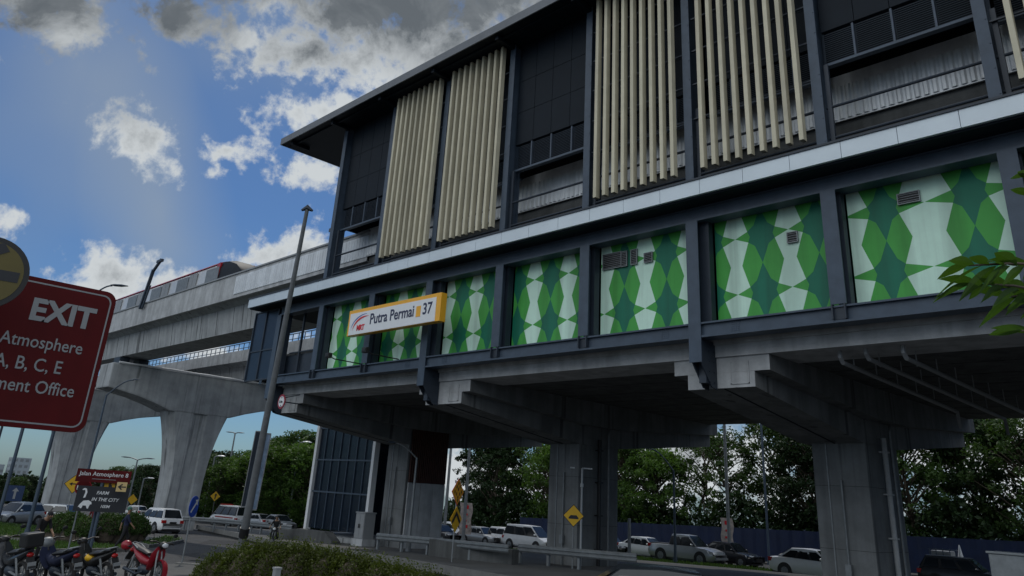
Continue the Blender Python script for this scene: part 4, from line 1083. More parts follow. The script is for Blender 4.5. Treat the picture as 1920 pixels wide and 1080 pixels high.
# posters tied on the poles
for (q, w_, h_, lab) in (((-32.25, 55.25, -1.694), .85, 2.3, 'torn red and white poster tied to the twin pole by the blue hoarding'), ((-55.55, 50.29, -2.059), 1.1, 2.6, 'torn poster tied to a pale pole behind the yellow diamond sign')):
    x, y, z = q; nv = facing(q); sv_ = Vector((-nv.y, nv.x, 0)); o_ = (x, y, z - h_ / 2)
    t = thing('pole_poster', lab, 'poster', o_, 0, 'posters tied to poles')
    b = MB(o_); rows = []
    for k in range(9):
        zz = z - h_ / 2 + h_ * k / 8; wob = .06 * math.sin(k * 1.3)
        rows.append([Vector((x, y, zz)) + nv * .14 + sv_ * (a * w_ / 2 + wob) for a in (-1, -.3, .3, 1)])
    vs = [p for r in rows for p in r] + [p + nv * .02 for r in rows for p in r]; m_ = 36
    fs = [(i * 4 + j, i * 4 + j + 1, (i + 1) * 4 + j + 1, (i + 1) * 4 + j) for i in range(8) for j in range(3)]
    fs += [tuple(m_ + c for c in q_) for q_ in fs]
    b.add(vs, fs); b.build('sheet', 'posterred', t)
    b = MB(o_)
    for (a0, a1, z0, z1) in ((-.2, .2, .3, .42), (-.15, .15, .1, .16), (-.2, .1, -.1, -.04), (-.1, .2, -.3, -.2)): b.add([Vector((x, y, z)) + nv * .175 + sv_ * a * w_ + Vector((0, 0, c * h_)) for a, c in ((a0, z0), (a1, z0), (a1, z1), (a0, z1))], [(0, 1, 2, 3)])
    b.build('print_block', 'redtext', t, recalc=False)

# ------------------------------------------------------------------ guard rails
def guardrail(label, pts, zf, group='steel guard rails'):
    o_ = (pts[0][0], pts[0][1], zf(*pts[0]))
    t = thing('guard_rail', label, 'guard rail', o_, 0, group)
    prof = [(-.16, 0), (-.1, .05), (-.04, .05), (0, 0), (.04, .05), (.1, .05), (.16, 0)]
    b = MB(o_); rows = []
    for i, (x, y) in enumerate(pts):
        q = pts[min(i + 1, len(pts) - 1)]; p = pts[max(i - 1, 0)]
        d = Vector((q[0] - p[0], q[1] - p[1], 0)).normalized(); n_ = Vector((d.y, -d.x, 0))
        if n_.y > 0: n_ = -n_
        rows.append([Vector((x, y, zf(x, y) + .6 + z)) + n_ * (.1 + w_) for z, w_ in prof] + [Vector((x, y, zf(x, y) + .6 + z)) + n_ * (.08 + w_) for z, w_ in prof[::-1]])
    n_ = 14; vs = [p for r in rows for p in r]
    b.add(vs, [(i * n_ + j, i * n_ + (j + 1) % n_, (i + 1) * n_ + (j + 1) % n_, (i + 1) * n_ + j) for i in range(len(rows) - 1) for j in range(n_)])
    b.build('beam', 'galv', t)
    L_ = 0
    for (xa, ya), (xb, yb) in zip(pts[:-1], pts[1:]):
        dd = math.hypot(xb - xa, yb - ya); k = max(1, round(dd / 2.2))
        for j in range(k):
            u = j / k; x = xa + (xb - xa) * u; y = ya + (yb - ya) * u
            z = zf(x, y); MB(o_).box(x - .06, x + .06, y - .04, y + .07, z - .2, z + .74).build('post', 'galv', t)
zl = lambda x, y: gz(x, y)
guardrail('curving steel guard rail in front of the near viaduct pier', xy((-64.75, 27.58, -3.683), (-63.19, 28.05, -3.649), (-60.22, 29.02, -3.586), (-54.33, 28.97, -3.433), (-46.60, 27.73, -3.214)), mz)
guardrail('steel guard rail in front of the cladded station pier', xy((-34.82, 25.65, -2.877), (-30.77, 25.56, -2.771), (-27.21, 25.02, -2.670), (-24.14, 24.47, -2.582)), mz)
guardrail('steel guard rail below the middle station pier', [(-25.5, 26.4), (-22, 26.2), (-19, 26.1)], mz)

# ------------------------------------------------------------------ hoarding, far building
HO = (-30, 64, gz(-30, 64))
t = thing('hoarding', 'long dark blue metal hoarding along the far side of the road', 'fence', HO)
b = MB(HO); x = -62
while x < 8:
    z = gz(x, 64) - .35; b.prism([(x, 64), (x + .3, 63.93), (x + .75, 63.93), (x + 1.05, 64)], lambda p, a: (p[0], p[1], a), z, z + 2.9); x += 1.05
b.build('sheet', 'hoarding', t)
x = -62
while x < 8:
    z = gz(x, 64); MB(HO).box(x - .05, x + .05, 64.02, 64.12, z, z + 2.62).build('post', 'steel', t); x += 3.15
q = (-504.71, 125.01, -1.910); bz = gz(q[0], q[1])
for i, (dx, w_, h_, lab) in enumerate(((0, 9, q[2] - bz + 6.0, 'far pale apartment tower at the left edge above the trees'), (-13, 8, q[2] - bz + 2.0, 'lower far apartment tower left of the taller one'))):
    x, y = q[0] + dx * .6, q[1] + dx * .75
    t = thing('tower_block', lab, 'building', (x, y, bz), 0, 'far apartment towers')
    MB((x, y, bz)).box(x - w_ / 2, x + w_ / 2, y - w_ / 2, y + w_ / 2, bz - 2, bz + h_).build('wall', 'far', t)
    b = MB((x, y, bz))
    for k in range(int(h_ / 3)):
        for s_ in range(3):
            b.box(x + w_ / 2, x + w_ / 2 + .05, y - w_ / 2 + .8 + s_ * 2.7, y - w_ / 2 + 2.4 + s_ * 2.7, bz + k * 3 + 1, bz + k * 3 + 2.4)
            b.box(x - w_ / 2 + .8 + s_ * 2.7, x - w_ / 2 + 2.4 + s_ * 2.7, y - w_ / 2 - .05, y - w_ / 2, bz + k * 3 + 1, bz + k * 3 + 2.4)
    b.build('window', 'galv', t)
# site tank and folded parasol by the right end of the hoarding
q = (-16.595, 51.97, -1.505); bz = gz(q[0], q[1]); x, y = q[0], q[1]
t = thing('water_tank', 'white plastic water tank in a metal cage by the hoarding', 'tank', (x, y, bz)); o_ = (x, y, bz)
b = MB(o_); b.box(x - .5, x + .5, y - .5, y + .5, bz + .75, bz + 1.75); b.build('tank', 'signgrey', t, bevel=.06)
b = MB(o_)
for k in range(4):
    a = x - .54 + k * .36; b.box(a - .02, a + .02, y - .58, y - .54, bz + .6, bz + 1.85); b.box(a - .02, a + .02, y + .54, y + .58, bz + .6, bz + 1.85)
for z in (bz + .7, bz + 1.1, bz + 1.45, bz + 1.8): b.box(x - .58, x + .58, y - .61, y - .58, z, z + .04); b.box(x + .58, x + .61, y - .6, y + .6, z, z + .04)
b.box(x - .6, x + .6, y - .6, y + .6, bz, bz + .6)
b.build('cage', 'steel', t)
q = (-15.906, 52.66, -1.448); bz = gz(q[0], q[1]); x, y = q[0], q[1]; o_ = (x, y, bz)
t = thing('folded_parasol', 'folded white parasol standing beside the caged tank', 'parasol', o_)
MB(o_).tube([(x, y, bz), (x, y, bz + 2.1)], .025, 8).build('pole', 'galv', t)
b = MB(o_); b.tube([(x, y, bz + 1.2), (x, y, bz + 1.35), (x, y, bz + 2.1)], [.17, .16, .03], 9); b.build('canopy', 'signwhite', t)
q = (-6.065, 23.73, -0.883); bz = gz(q[0], q[1]); x, y = q[0], q[1]; o_ = (x, y, bz)
t = thing('junction_box', 'dull grey metal box at the bottom right corner', 'cabinet', o_)
b = MB(o_); b.box(x - .35, x + .9, y - .4, y + .4, bz, q[2] + .27); b.build('body', 'galv', t, bevel=.03)
b = MB(o_); b.box(x - .39, x + .94, y - .44, y + .44, q[2] + .27, q[2] + .32); b.build('lid', 'galv', t, bevel=.01)
q = (-13.114, 7.599, -1.434); bz = gz(q[0], q[1]); x, y = q[0], q[1]; o_ = (x, y, bz)
b = MB(o_); b.box(x - .05, x + .05, y - .05, y + .05, bz - .1, q[2] + .04); b.box(x - .06, x + .06, y - .06, y + .06, q[2] + .04, q[2] + .07)
o = b.build('marker_post', 'signgrey'); tag(o, 'small pale marker post standing in the bush', 'post')
# ------------------------------------------------------------------ cars
def make_car(kind, label, paint, loc, ang, group='cars in the traffic'):
    """local axes: x forward, y left, z up; origin on the ground under the middle"""
    S_ = {
     'saloon': dict(L=4.5, W=1.76, H=1.46, belt=.93, top=[(-2.25, .62), (-2.2, .95), (-1.5, .99), (.75, .93), (1.6, .84), (2.15, .68), (2.25, .5)], cab=[(-1.75, -1.0, .35, 1.05)], wb=1.33, wr=.32),
     'hatch': dict(L=3.9, W=1.70, H=1.52, belt=.95, top=[(-1.95, .55), (-1.93, .95), (-1.6, 1.0), (.7, .95), (1.35, .86), (1.85, .68), (1.95, .5)], cab=[(-1.85, -1.45, .25, .95)], wb=1.22, wr=.31),
     'suv': dict(L=4.45, W=1.80, H=1.66, belt=1.03, top=[(-2.22, .6), (-2.2, 1.0), (-1.9, 1.06), (.85, 1.04), (1.6, .98), (2.1, .8), (2.22, .55)], cab=[(-2.12, -1.75, .35, 1.1)], wb=1.32, wr=.35),
     'mpv': dict(L=4.7, W=1.78, H=1.82, belt=1.08, top=[(-2.35, .6), (-2.33, 1.05), (-2.1, 1.1), (1.2, 1.06), (1.75, .96), (2.25, .75), (2.35, .5)], cab=[(-2.28, -2.0, .65, 1.65)], wb=1.42, wr=.33),
     'van': dict(L=4.9, W=1.85, H=2.15, belt=1.18, top=[(-2.45, .6), (-2.44, 1.1), (-2.3, 1.2), (1.45, 1.15), (2.1, .95), (2.4, .7), (2.45, .5)], cab=[(-2.42, -2.3, 1.0, 1.95)], wb=1.5, wr=.34),
     'pickup': dict(L=5.3, W=1.86, H=1.80, belt=1.12, top=[(-2.65, .7), (-2.63, 1.1), (-.95, 1.12), (1.05, 1.12), (1.9, 1.06), (2.5, .9), (2.65, .6)], cab=[(-.95, -.75, .55, 1.3)], wb=1.55, wr=.39),
    }[kind]
    t = thing({'van': 'ambulance', 'pickup': 'pickup_truck'}.get(kind, 'parked_car'), label, {'van': 'ambulance', 'pickup': 'pickup truck'}.get(kind, 'car'), loc, ang, group)
    t.rotation_euler = (math.atan(-.0145) * math.cos(ang) * 1.0, 0, ang)
    Lh, wd, H, belt = S_['L'] / 2, S_['W'] / 2, S_['H'], S_['belt']
    top = S_['top']; wb, wr = S_['wb'], S_['wr']; zb = .24
    def topz(x):
        for (xa, za), (xb, zb_) in zip(top[:-1], top[1:]):
            if xa <= x <= xb: return za + (zb_ - za) * (x - xa) / (xb - xa)
        return top[-1][1]
    def hw(x):
        u = abs(x) / Lh; return wd * (1 - .16 * max(0, (u - .72) / .28) ** 2)
    xs = sorted(set([round(-Lh + S_['L'] * k / 26, 3) for k in range(27)] + [round(p[0], 3) for p in top]))
    rows = []
    for x in xs:
        z = topz(x); h_ = hw(x); u = abs(x) / Lh
        lo = zb + .14 * max(0, (u - .85) / .15)
        rows.append([(x, -h_ * .86, lo), (x, -h_ * .97, lo + .10), (x, -h_, lo + .34), (x, -h_ * .99, min(z - .12, lo + .55)), (x, -h_ * .93, z - .03), (x, -h_ * .80, z), (x, 0, z + .025),
                     (x, h_ * .80, z), (x, h_ * .93, z - .03), (x, h_ * .99, min(z - .12, lo + .55)), (x, h_, lo + .34), (x, h_ * .97, lo + .10), (x, h_ * .86, lo)])
    b = MB(); n = 13
    b.add([p for r in rows for p in r], [(i * n + j, i * n + (j + 1) % n, (i + 1) * n + (j + 1) % n, (i + 1) * n + j) for i in range(len(rows) - 1) for j in range(n)] + [tuple(range(n)), tuple((len(rows) - 1) * n + j for j in range(n))])
    ra, rb, rc, rd = S_['cab'][0]
    bw, tw = wd * .90, wd * .72
    zr = H; za = topz(ra) - .04; zd = topz(rd) - .04
    P0 = {'ra': (ra, bw, za), 'rb': (rb, tw, zr - .02), 'm': ((rb + rc) / 2, tw * 1.02, zr + .01), 'rc': (rc, tw, zr - .03), 'rd': (rd, bw, zd)}
    secs = [[(x, -y_, z), (x, -y_ * .8, z + (.03 if 0 < i < 4 else 0)), (x, y_ * .8, z + (.03 if 0 < i < 4 else 0)), (x, y_, z)] for i, (x, y_, z) in enumerate(P0.values())]
    vs = [p for s_ in secs for p in s_]; fs = [(i * 4 + j, i * 4 + j + 1, (i + 1) * 4 + j + 1, (i + 1) * 4 + j) for i in range(4) for j in range(3)]
    # sides
    k0 = len(vs); mids = [((rb + rc) / 2, s_ * bw, belt) for s_ in (-1, 1)]
    vs += [(rb, -bw, topz(rb) - .03), ((rb + rc) / 2, -bw, topz(0) - .03), (rc, -bw, topz(rc) - .03), (rb, bw, topz(rb) - .03), ((rb + rc) / 2, bw, topz(0) - .03), (rc, bw, topz(rc) - .03)]
    fs += [(0, k0, 4), (4, k0, k0 + 1, 8), (8, k0 + 1, k0 + 2, 12), (12, k0 + 2, 16), (3, 7, k0 + 3), (7, 11, k0 + 4, k0 + 3), (11, 15, k0 + 5, k0 + 4), (15, 19, k0 + 5)]
    b.add(vs, fs)
    body = b.build('body', paint, t, smooth=True)
    # glass
    def quadlerp(a, b_, c, d, ins):
        q = [Vector(v) for v in (a, b_, c, d)]; m_ = sum(q, Vector()) / 4
        return [v + (m_ - v) * ins for v in q]
    def pane(nm, q, off, ins=.07, m='glass'):
        q = quadlerp(*q, ins); nrm = (q[1] - q[0]).cross(q[3] - q[0]).normalized()
        c = sum(q, Vector()) / 4
        if nrm.dot(c - Vector((0, 0, .9))) < 0: nrm = -nrm
        b = MB(); b.add([v + nrm * off for v in q], [(0, 1, 2, 3)]); b.build(nm, m, t, recalc=False)
    pane('windscreen', ((rd - .04, -bw * .95, zd + .05), (rd - .04, bw * .95, zd + .05), (rc, tw * .95, zr - .03), (rc, -tw * .95, zr - .03)), .03, .05)
    pane('rear_window', ((ra + .02, -bw * .93, za + .08), (ra + .02, bw * .93, za + .08), (rb, tw * .93, zr - .03), (rb, -tw * .93, zr - .03)), .03, .10)
    nwin = 3 if kind in ('suv', 'mpv', 'van', 'saloon') else 2
    xt0, xt1, xb0, xb1 = rb, rc, ra + (rb - ra) * .35, rd - (rd - rc) * .22
    for s_ in (-1, 1):
        zt_ = zr - .12; q = [Vector((xb0 - .02, s_ * bw, topz(xb0) + .01)), Vector((xb1 + .05, s_ * bw, topz(xb1) + .01)), Vector((xt1 + .02, s_ * (tw + .02), zt_)), Vector((xt0 - .02, s_ * (tw + .02), zt_))]
        nrm = (q[1] - q[0]).cross(q[3] - q[0]).normalized()
        if nrm.y * s_ < 0: nrm = -nrm
        bb = MB(); bb.add([v + nrm * .012 for v in q], [(0, 1, 2, 3)]); bb.build('window_trim', 'black', t, recalc=False)
        for k in range(nwin):
            u0, u1 = k / nwin, (k + 1) / nwin
            def pt(u, top_):
                x = (xt0 + (xt1 - xt0) * u) if top_ else (xb0 + (xb1 - xb0) * u)
                y_ = tw if top_ else bw; z = (zr - .06) if top_ else topz(max(xb0, min(xb1, x))) + .02
                return (x, s_ * y_, z)
            a, b_, c, d = pt(u0 + .03, 0), pt(u1 - .03, 0), pt(u1 - .03, 1), pt(u0 + .03, 1)
            q = [Vector(v) for v in (a, b_, c, d)]
            q[2] = q[1] + (q[2] - q[1]) * .86; q[3] = q[0] + (q[3] - q[0]) * .86
            nrm = (q[1] - q[0]).cross(q[3] - q[0]).normalized()
            if nrm.y * s_ < 0: nrm = -nrm
            bb = MB(); bb.add([v + nrm * .02 for v in q], [(0, 1, 2, 3)]); bb.build('side_window', 'glass', t, recalc=False)
    for sx in (-1, 1):
        for s_ in (-1, 1):
            x = sx * wb; y_ = s_ * hw(x)
            bb = MB(); bb.tube([(x, y_ * .80, wr + .02), (x, y_ * 1.004, wr + .02)], wr + .075, 20); arch = bb.build('wheel_arch', 'black', t)
            w_ = bpy.data.objects.new('wheel', None); COL.objects.link(w_); w_.parent = t; w_.location = (x, s_ * (wd - .10), wr)
            bb = MB(); bb.tube([(0, -.10, 0), (0, -.09, 0), (0, .09, 0), (0, .10, 0)], [wr * .93, wr, wr, wr * .93], 20); bb.build('tyre', 'rubber', w_, smooth=True)
            bb = MB(); bb.tube([(0, s_ * .085, 0), (0, s_ * .112, 0)], wr * .62, 16)
            for k in range(5): a = 2 * PI * k / 5; bb.bar((0, s_ * .118, 0), (wr * .55 * math.cos(a), s_ * .118, wr * .55 * math.sin(a)), .05, .02)
            bb.build('rim', 'galv', w_)
    for s_ in (-1, 1):
        z = .72 if kind != 'pickup' else .88
        y0, y1 = s_ * wd * .56, s_ * wd * .84
        xf = Lh - .05; bb = MB(); bb.add([(xf + .02, y0, z - .10), (xf - .16, y1 * 1.02, z - .08), (xf - .26, y1 * 1.02, z + .06), (xf - .03, y0, z + .02)], [(0, 1, 2, 3)]); bb.add([(xf + .0, y0, z - .12), (xf - .4, y1 * 1.18, z - .10), (xf - .5, y1 * 1.19, z + .04), (xf - .2, y0, z + .05)], [(0, 1, 2, 3)]); bb.build('headlight', 'headlamp', t, recalc=False)
        bb = MB(); bb.box(-Lh - .012, -Lh + .22, min(s_ * wd * .60, s_ * wd * .91), max(s_ * wd * .60, s_ * wd * .91), z + .02, z + .22); bb.build('tail_light', 'taillight', t)
        bb = MB(); bb.ellipsoid((rd - .32, s_ * (wd + .09), belt + .10), (.09, .10, .07)); bb.build('wing_mirror', paint if kind != 'van' else 'black', t, smooth=True)
    bb = MB(); bb.box(Lh - .06, Lh + .012, -wd * .45, wd * .45, .38, .58); bb.build('grille', 'black', t)
    for x in (-Lh - .02, Lh + .012): bb = MB(); bb.box(min(x, x + .012), max(x, x + .012), -.26, .26, .5 if x > 0 else .72, .61 if x > 0 else .84); bb.build('number_plate', 'black', t)
    bb = MB(); bb.box(-Lh * .93, Lh * .93, -wd * .86, wd * .86, .17, .27); bb.build('sill', 'black', t)
    if kind == 'pickup':
        bb = MB(); bb.box(-2.5, -1.02, -.72, .72, 1.10, 1.16); bb.build('load_bed', 'black', t)
        bb = MB(); bb.box(2.6, 2.72, -.8, .8, .42, .56); bb.build('bumper', 'galv', t)
    if kind == 'van':
        bb = MB(); bb.box(.5, .85, -.75, .75, H + .02, H + .14); bb.build('light_bar', 'taillight', t)
        bb = MB(); bb.box(-2.0, 1.2, -wd - .004, -wd + .03, .86, .98); bb.box(-2.0, 1.2, wd - .03, wd + .004, .86, .98); bb.build('stripe', 'taillight', t)
    return t
def G3(p): return (p[0], p[1], gz(p[0], p[1]))
CARS = [
 ('pickup', 'silver pickup truck with open bed in front of the blue hoarding', 'silver', (-32.87, 50.76, -3.591), 2),
 ('saloon', 'white saloon partly hidden behind the rear of the silver pickup', 'white', (-37.23, 52.16, -3.724), 0),
 ('saloon', 'dark car whose pale bonnet shows just right of the middle pier', 'darkcar', (-40.68, 51.78, -3.809), 0),
 ('saloon', 'black saloon in front of the silver pickup next to the twin pole', 'darkcar', (-31.02, 53.40, -3.581), -2),
 ('saloon', 'white saloon whose tail shows left of the big right pier', 'white', (-20.57, 44.10, -3.174), 4),
 ('mpv', 'white people carrier left of the middle station pier', 'white', (-47.52, 50.25, -3.964), 3),
 ('hatch', 'white hatchback mostly hidden behind the white people carrier', 'white', (-53.75, 53.75, -4.177), 0),
 ('saloon', 'silver saloon with black bumper right of the yellow diamond sign', 'silver', (-55.87, 52.70, -4.217), 2),
 ('saloon', 'dark saloon partly behind the cladded station pier', 'darkcar', (-59.45, 50.78, -4.282), 0),
 ('suv', 'white car hidden behind the orange and yellow diamond signs', 'white', (-68.83, 61.20, -4.677), 0),
 ('suv', 'white sport utility car driving away near the near viaduct pier', 'white', (-62.05, 25.45, -3.982), 186),
 ('hatch', 'silver hatchback parked behind the slim poles at the far left edge', 'silver', (-68.64, 17.743, -4.042), -58),
 ('hatch', 'pale hatchback seen from behind right of the far left slim poles', 'silver', (-71.28, 20.71, -4.154), 225),
 ('van', 'white ambulance with red light bar behind the guard rail', 'white', (-89.57, 44.67, -4.977), 190),
 ('saloon', 'silver saloon in the queue left of the motorcycle rider', 'silver', (-84.77, 45.62, -4.866), 190),
 ('saloon', 'light grey saloon directly behind the motorcycle rider', 'silver', (-81.69, 46.76, -4.802), 5),
 ('mpv', 'silver people carrier behind the light grey saloon by the trees', 'silver', (-122.36, 71.12, -6.213), 5),
 ('saloon', 'white saloon beside the left corner post of the lift tower', 'white', (-90.37, 54.83, -5.145), 5),
 ('saloon', 'small distant white car just right of the near viaduct pier', 'white', (-116.47, 54.67, -5.821), 200),
 ('hatch', 'small distant white car left of the ambulance', 'white', (-120.87, 54.81, -5.937), 200),
 ('hatch', 'small distant white car behind the white sport utility car', 'white', (-113.58, 43.08, -5.578), 200),
]
for kind, lab, paint, g, ang in CARS: make_car(kind, lab, paint, G3(g), R(ang))
g = (-15.290, 50.99, -2.851); make_car('suv', 'dark car at the lower right between the right pier and the grey box', 'darkcar', (g[0], g[1], gz(g[0], g[1]) - .2), R(5))
g = (-8.555, 12.893, -1.222); make_car('saloon', 'near black car whose roof just shows at the bottom edge', 'darkcar', (g[0], g[1], -2.5), R(38), None)

# ------------------------------------------------------------------ motorcycles
def make_bike():
    t = thing('motorcycle', 'x', 'motorcycle', (0, 0, 0), 0, 'motorcycles parked by the kerb')
    for x, nm in ((.62, 1), (-.60, 0)):
        w_ = bpy.data.objects.new('wheel', None); COL.objects.link(w_); w_.parent = t; w_.location = (x, 0, .29)
        b = MB(); n = 24; rows = []
        for k in range(n):
            a = 2 * PI * k / n
            rows.append([((.25 + .045 * math.cos(q)) * math.cos(a), .045 * math.sin(q), (.25 + .045 * math.cos(q)) * math.sin(a)) for q in [2 * PI * j / 8 for j in range(8)]])
        b.add([p for r in rows for p in r], [(i * 8 + j, i * 8 + (j + 1) % 8, ((i + 1) % n) * 8 + (j + 1) % 8, ((i + 1) % n) * 8 + j) for i in range(n) for j in range(8)])
        b.build('tyre', 'rubber', w_, smooth=True)
        b = MB(); b.tube([(0, -.05, 0), (0, .05, 0)], .05, 10)
        for k in range(7): a = 2 * PI * k / 7; b.bar((0, 0, 0), (.22 * math.cos(a), 0, .22 * math.sin(a)), .02, .03)
        b.build('rim', 'galv', w_)
    for s_ in (-1, 1):
        b = MB(); b.tube([(.62, s_ * .07, .29), (.50, s_ * .07, .62), (.43, s_ * .05, .82)], .022, 8); b.build('fork', 'galv', t, smooth=True)
        b = MB(); b.tube([(-.60, s_ * .09, .29), (-.15, s_ * .08, .34)], .028, 8); b.tube([(-.58, s_ * .10, .30), (-.48, s_ * .12, .66)], .028, 8); b.build('rear_suspension', 'galv', t, smooth=True)
    b = MB(); b.ellipsoid((-.05, 0, .34), (.24, .12, .13)); b.tube([(.1, -.1, .30), (-.1, -.15, .22), (-.72, -.16, .30)], [.025, .03, .045], 10); b.build('engine', 'steel_dark', t, smooth=True)
    # body: leg shield, down tube, tail as lofted shells
    def loft(rows, nm, m):
        b = MB(); n = len(rows[0]); b.add([p for r in rows for p in r], [(i * n + j, i * n + (j + 1) % n, (i + 1) * n + (j + 1) % n, (i + 1) * n + j) for i in range(len(rows) - 1) for j in range(n)] + [tuple(range(n)), tuple((len(rows) - 1) * n + j for j in range(n))])
        return b.build(nm, m, t, smooth=True)
    def ring(x, z, ry, rz, tx=0): return [(x + tx * math.sin(a), ry * math.cos(a), z + rz * math.sin(a)) for a in [2 * PI * j / 12 for j in range(12)]]
    loft([ring(.46, .92, .05, .05), ring(.44, .84, .14, .08), ring(.40, .72, .20, .10), ring(.36, .56, .19, .10), ring(.28, .44, .15, .07), ring(.20, .38, .10, .04)], 'leg_shield', 'red')
    loft([ring(.36, .62, .07, .08), ring(.12, .52, .10, .09), ring(-.15, .56, .14, .12), ring(-.45, .66, .14, .10), ring(-.80, .80, .07, .05), ring(-.88, .84, .03, .02)], 'body_shell', 'red')
    b = MB(); rows = []
    for k in range(9):
        a = R(-5 + 150 * k / 8); rows.append([(.62 + .335 * math.cos(a), y_, .29 + .335 * math.sin(a) + .02 * (1 - abs(y_) / .07)) for y_ in (-.07, -.03, .03, .07)])
    b.add([p for r in rows for p in r] + [(p[0] * .985 + .01, p[1], p[2] * .985) for r in rows for p in r], [(i * 4 + j, i * 4 + j + 1, (i + 1) * 4 + j + 1, (i + 1) * 4 + j) for i in range(8) for j in range(3)] + [(36 + i * 4 + j, 36 + i * 4 + j + 1, 36 + (i + 1) * 4 + j + 1, 36 + (i + 1) * 4 + j) for i in range(8) for j in range(3)])
    b.build('front_mudguard', 'red', t, smooth=True)
    loft([ring(.05, .70, .10, .04), ring(-.15, .74, .14, .06), ring(-.5, .79, .14, .06), ring(-.78, .86, .09, .05)], 'seat', 'black')
    b = MB(); b.tube([(.40, -.34, 1.0), (.44, -.2, 1.02), (.47, 0, .96), (.44, .2, 1.02), (.40, .34, 1.0)], .016, 8); b.tube([(.47, 0, .96), (.40, 0, .75)], .03, 8); b.build('handlebar', 'black', t, smooth=True)
    b = MB(); b.ellipsoid((.52, 0, .95), (.10, .13, .09)); hl = b.build('headlight_housing', 'black', t, smooth=True)
    b = MB(); b.ellipsoid((.585, 0, .95), (.05, .09, .06)); b.build('headlight', 'headlamp', hl, smooth=True)
    for s_ in (-1, 1):
        b = MB(); b.tube([(.42, s_ * .24, 1.02), (.40, s_ * .30, 1.18)], .008, 6); b.ellipsoid((.39, s_ * .33, 1.21), (.015, .07, .045)); b.build('mirror', 'black', t, smooth=True)
    b = MB(); b.tube([(-.45, -.12, .80), (-.75, -.13, .90), (-.88, 0, .93), (-.75, .13, .90), (-.45, .12, .80)], .016, 8); b.build('grab_rail', 'galv', t, smooth=True)
    b = MB(); b.ellipsoid((-.86, 0, .74), (.05, .08, .05)); b.build('tail_light', 'taillight', t, smooth=True)
    b = MB(); b.bar((-.86, 0, .70), (-1.0, 0, .48), .16, .02); b.build('rear_mudguard', 'black', t)
    b = MB(); b.box(-.985, -.975, -.09, .09, .46, .60); b.build('number_plate', 'signgrey', t)
    b = MB(); b.tube([(-.1, .12, .25), (-.12, .24, .02)], .014, 6); b.build('side_stand', 'galv', t)
    return t
bike = make_bike(); bike['label'] = 'red underbone motorcycle facing right at the kerb beside the blue round sign'
g = (-22.73, 9.202, -2.724); bike.location = G3(g); bike.rotation_euler = (R(-8), 0, R(8)); bike.scale = (1.04, 1.04, 1.04)
for (g, lab, rc, a) in (((-22.63, 7.911, -2.703), 'black motorcycle with yellow front panel left of the red motorcycle', {'red': 'black'}, 194), ((-22.48, 7.002, -2.686), 'dark motorcycle with pale fairing between the black ones', {'red': 'navy'}, 192), ((-22.63, 6.065, -2.676), 'dark motorcycle with a big rear box at the left edge', {'red': 'darkcar'}, 190)):
    o = dup(bike, lab, G3(g), R(a), recolor=rc); o.rotation_euler = (R(-7), 0, R(a))
    if a == 194:
        c = MB(); c.ellipsoid((.05, 0, .62), (.16, .165, .10)); c.build('side_panel', 'yellow', o, smooth=True)
    if a == 192:
        c = MB(); c.ellipsoid((.50, 0, .90), (.12, .19, .14)); c.build('front_fairing', 'galv', o, smooth=True)
    if a == 190:
        c = MB(); c.box(-1.0, -.66, -.2, .2, .90, 1.2); c.build('luggage_box', 'black', o, bevel=.04)
def helmet(lab, loc, m):
    t = thing('helmet', lab, 'helmet', loc, R(40))
    b = MB(); b.ellipsoid((0, 0, 0), (.15, .13, .13), 0, 16, 10); b.build('shell', m, t, smooth=True)
    b = MB(); b.ellipsoid((.045, 0, -.01), (.118, .112, .06), 0, 16, 8); b.build('visor', 'glass', t, smooth=True)
    b = MB(); b.tube([(.02, -.11, -.08), (.02, 0, -.17), (.02, .11, -.08)], .01, 6); b.build('strap', 'black', t)
g = (-22.73, 9.202, -2.724)
d = Vector((math.cos(R(8)), math.sin(R(8)), 0))
helmet('dark red helmet hanging at the back of the red motorcycle', tuple(Vector(G3(g)) + Vector((0, 0, .86)) - d * 1.08), 'red')

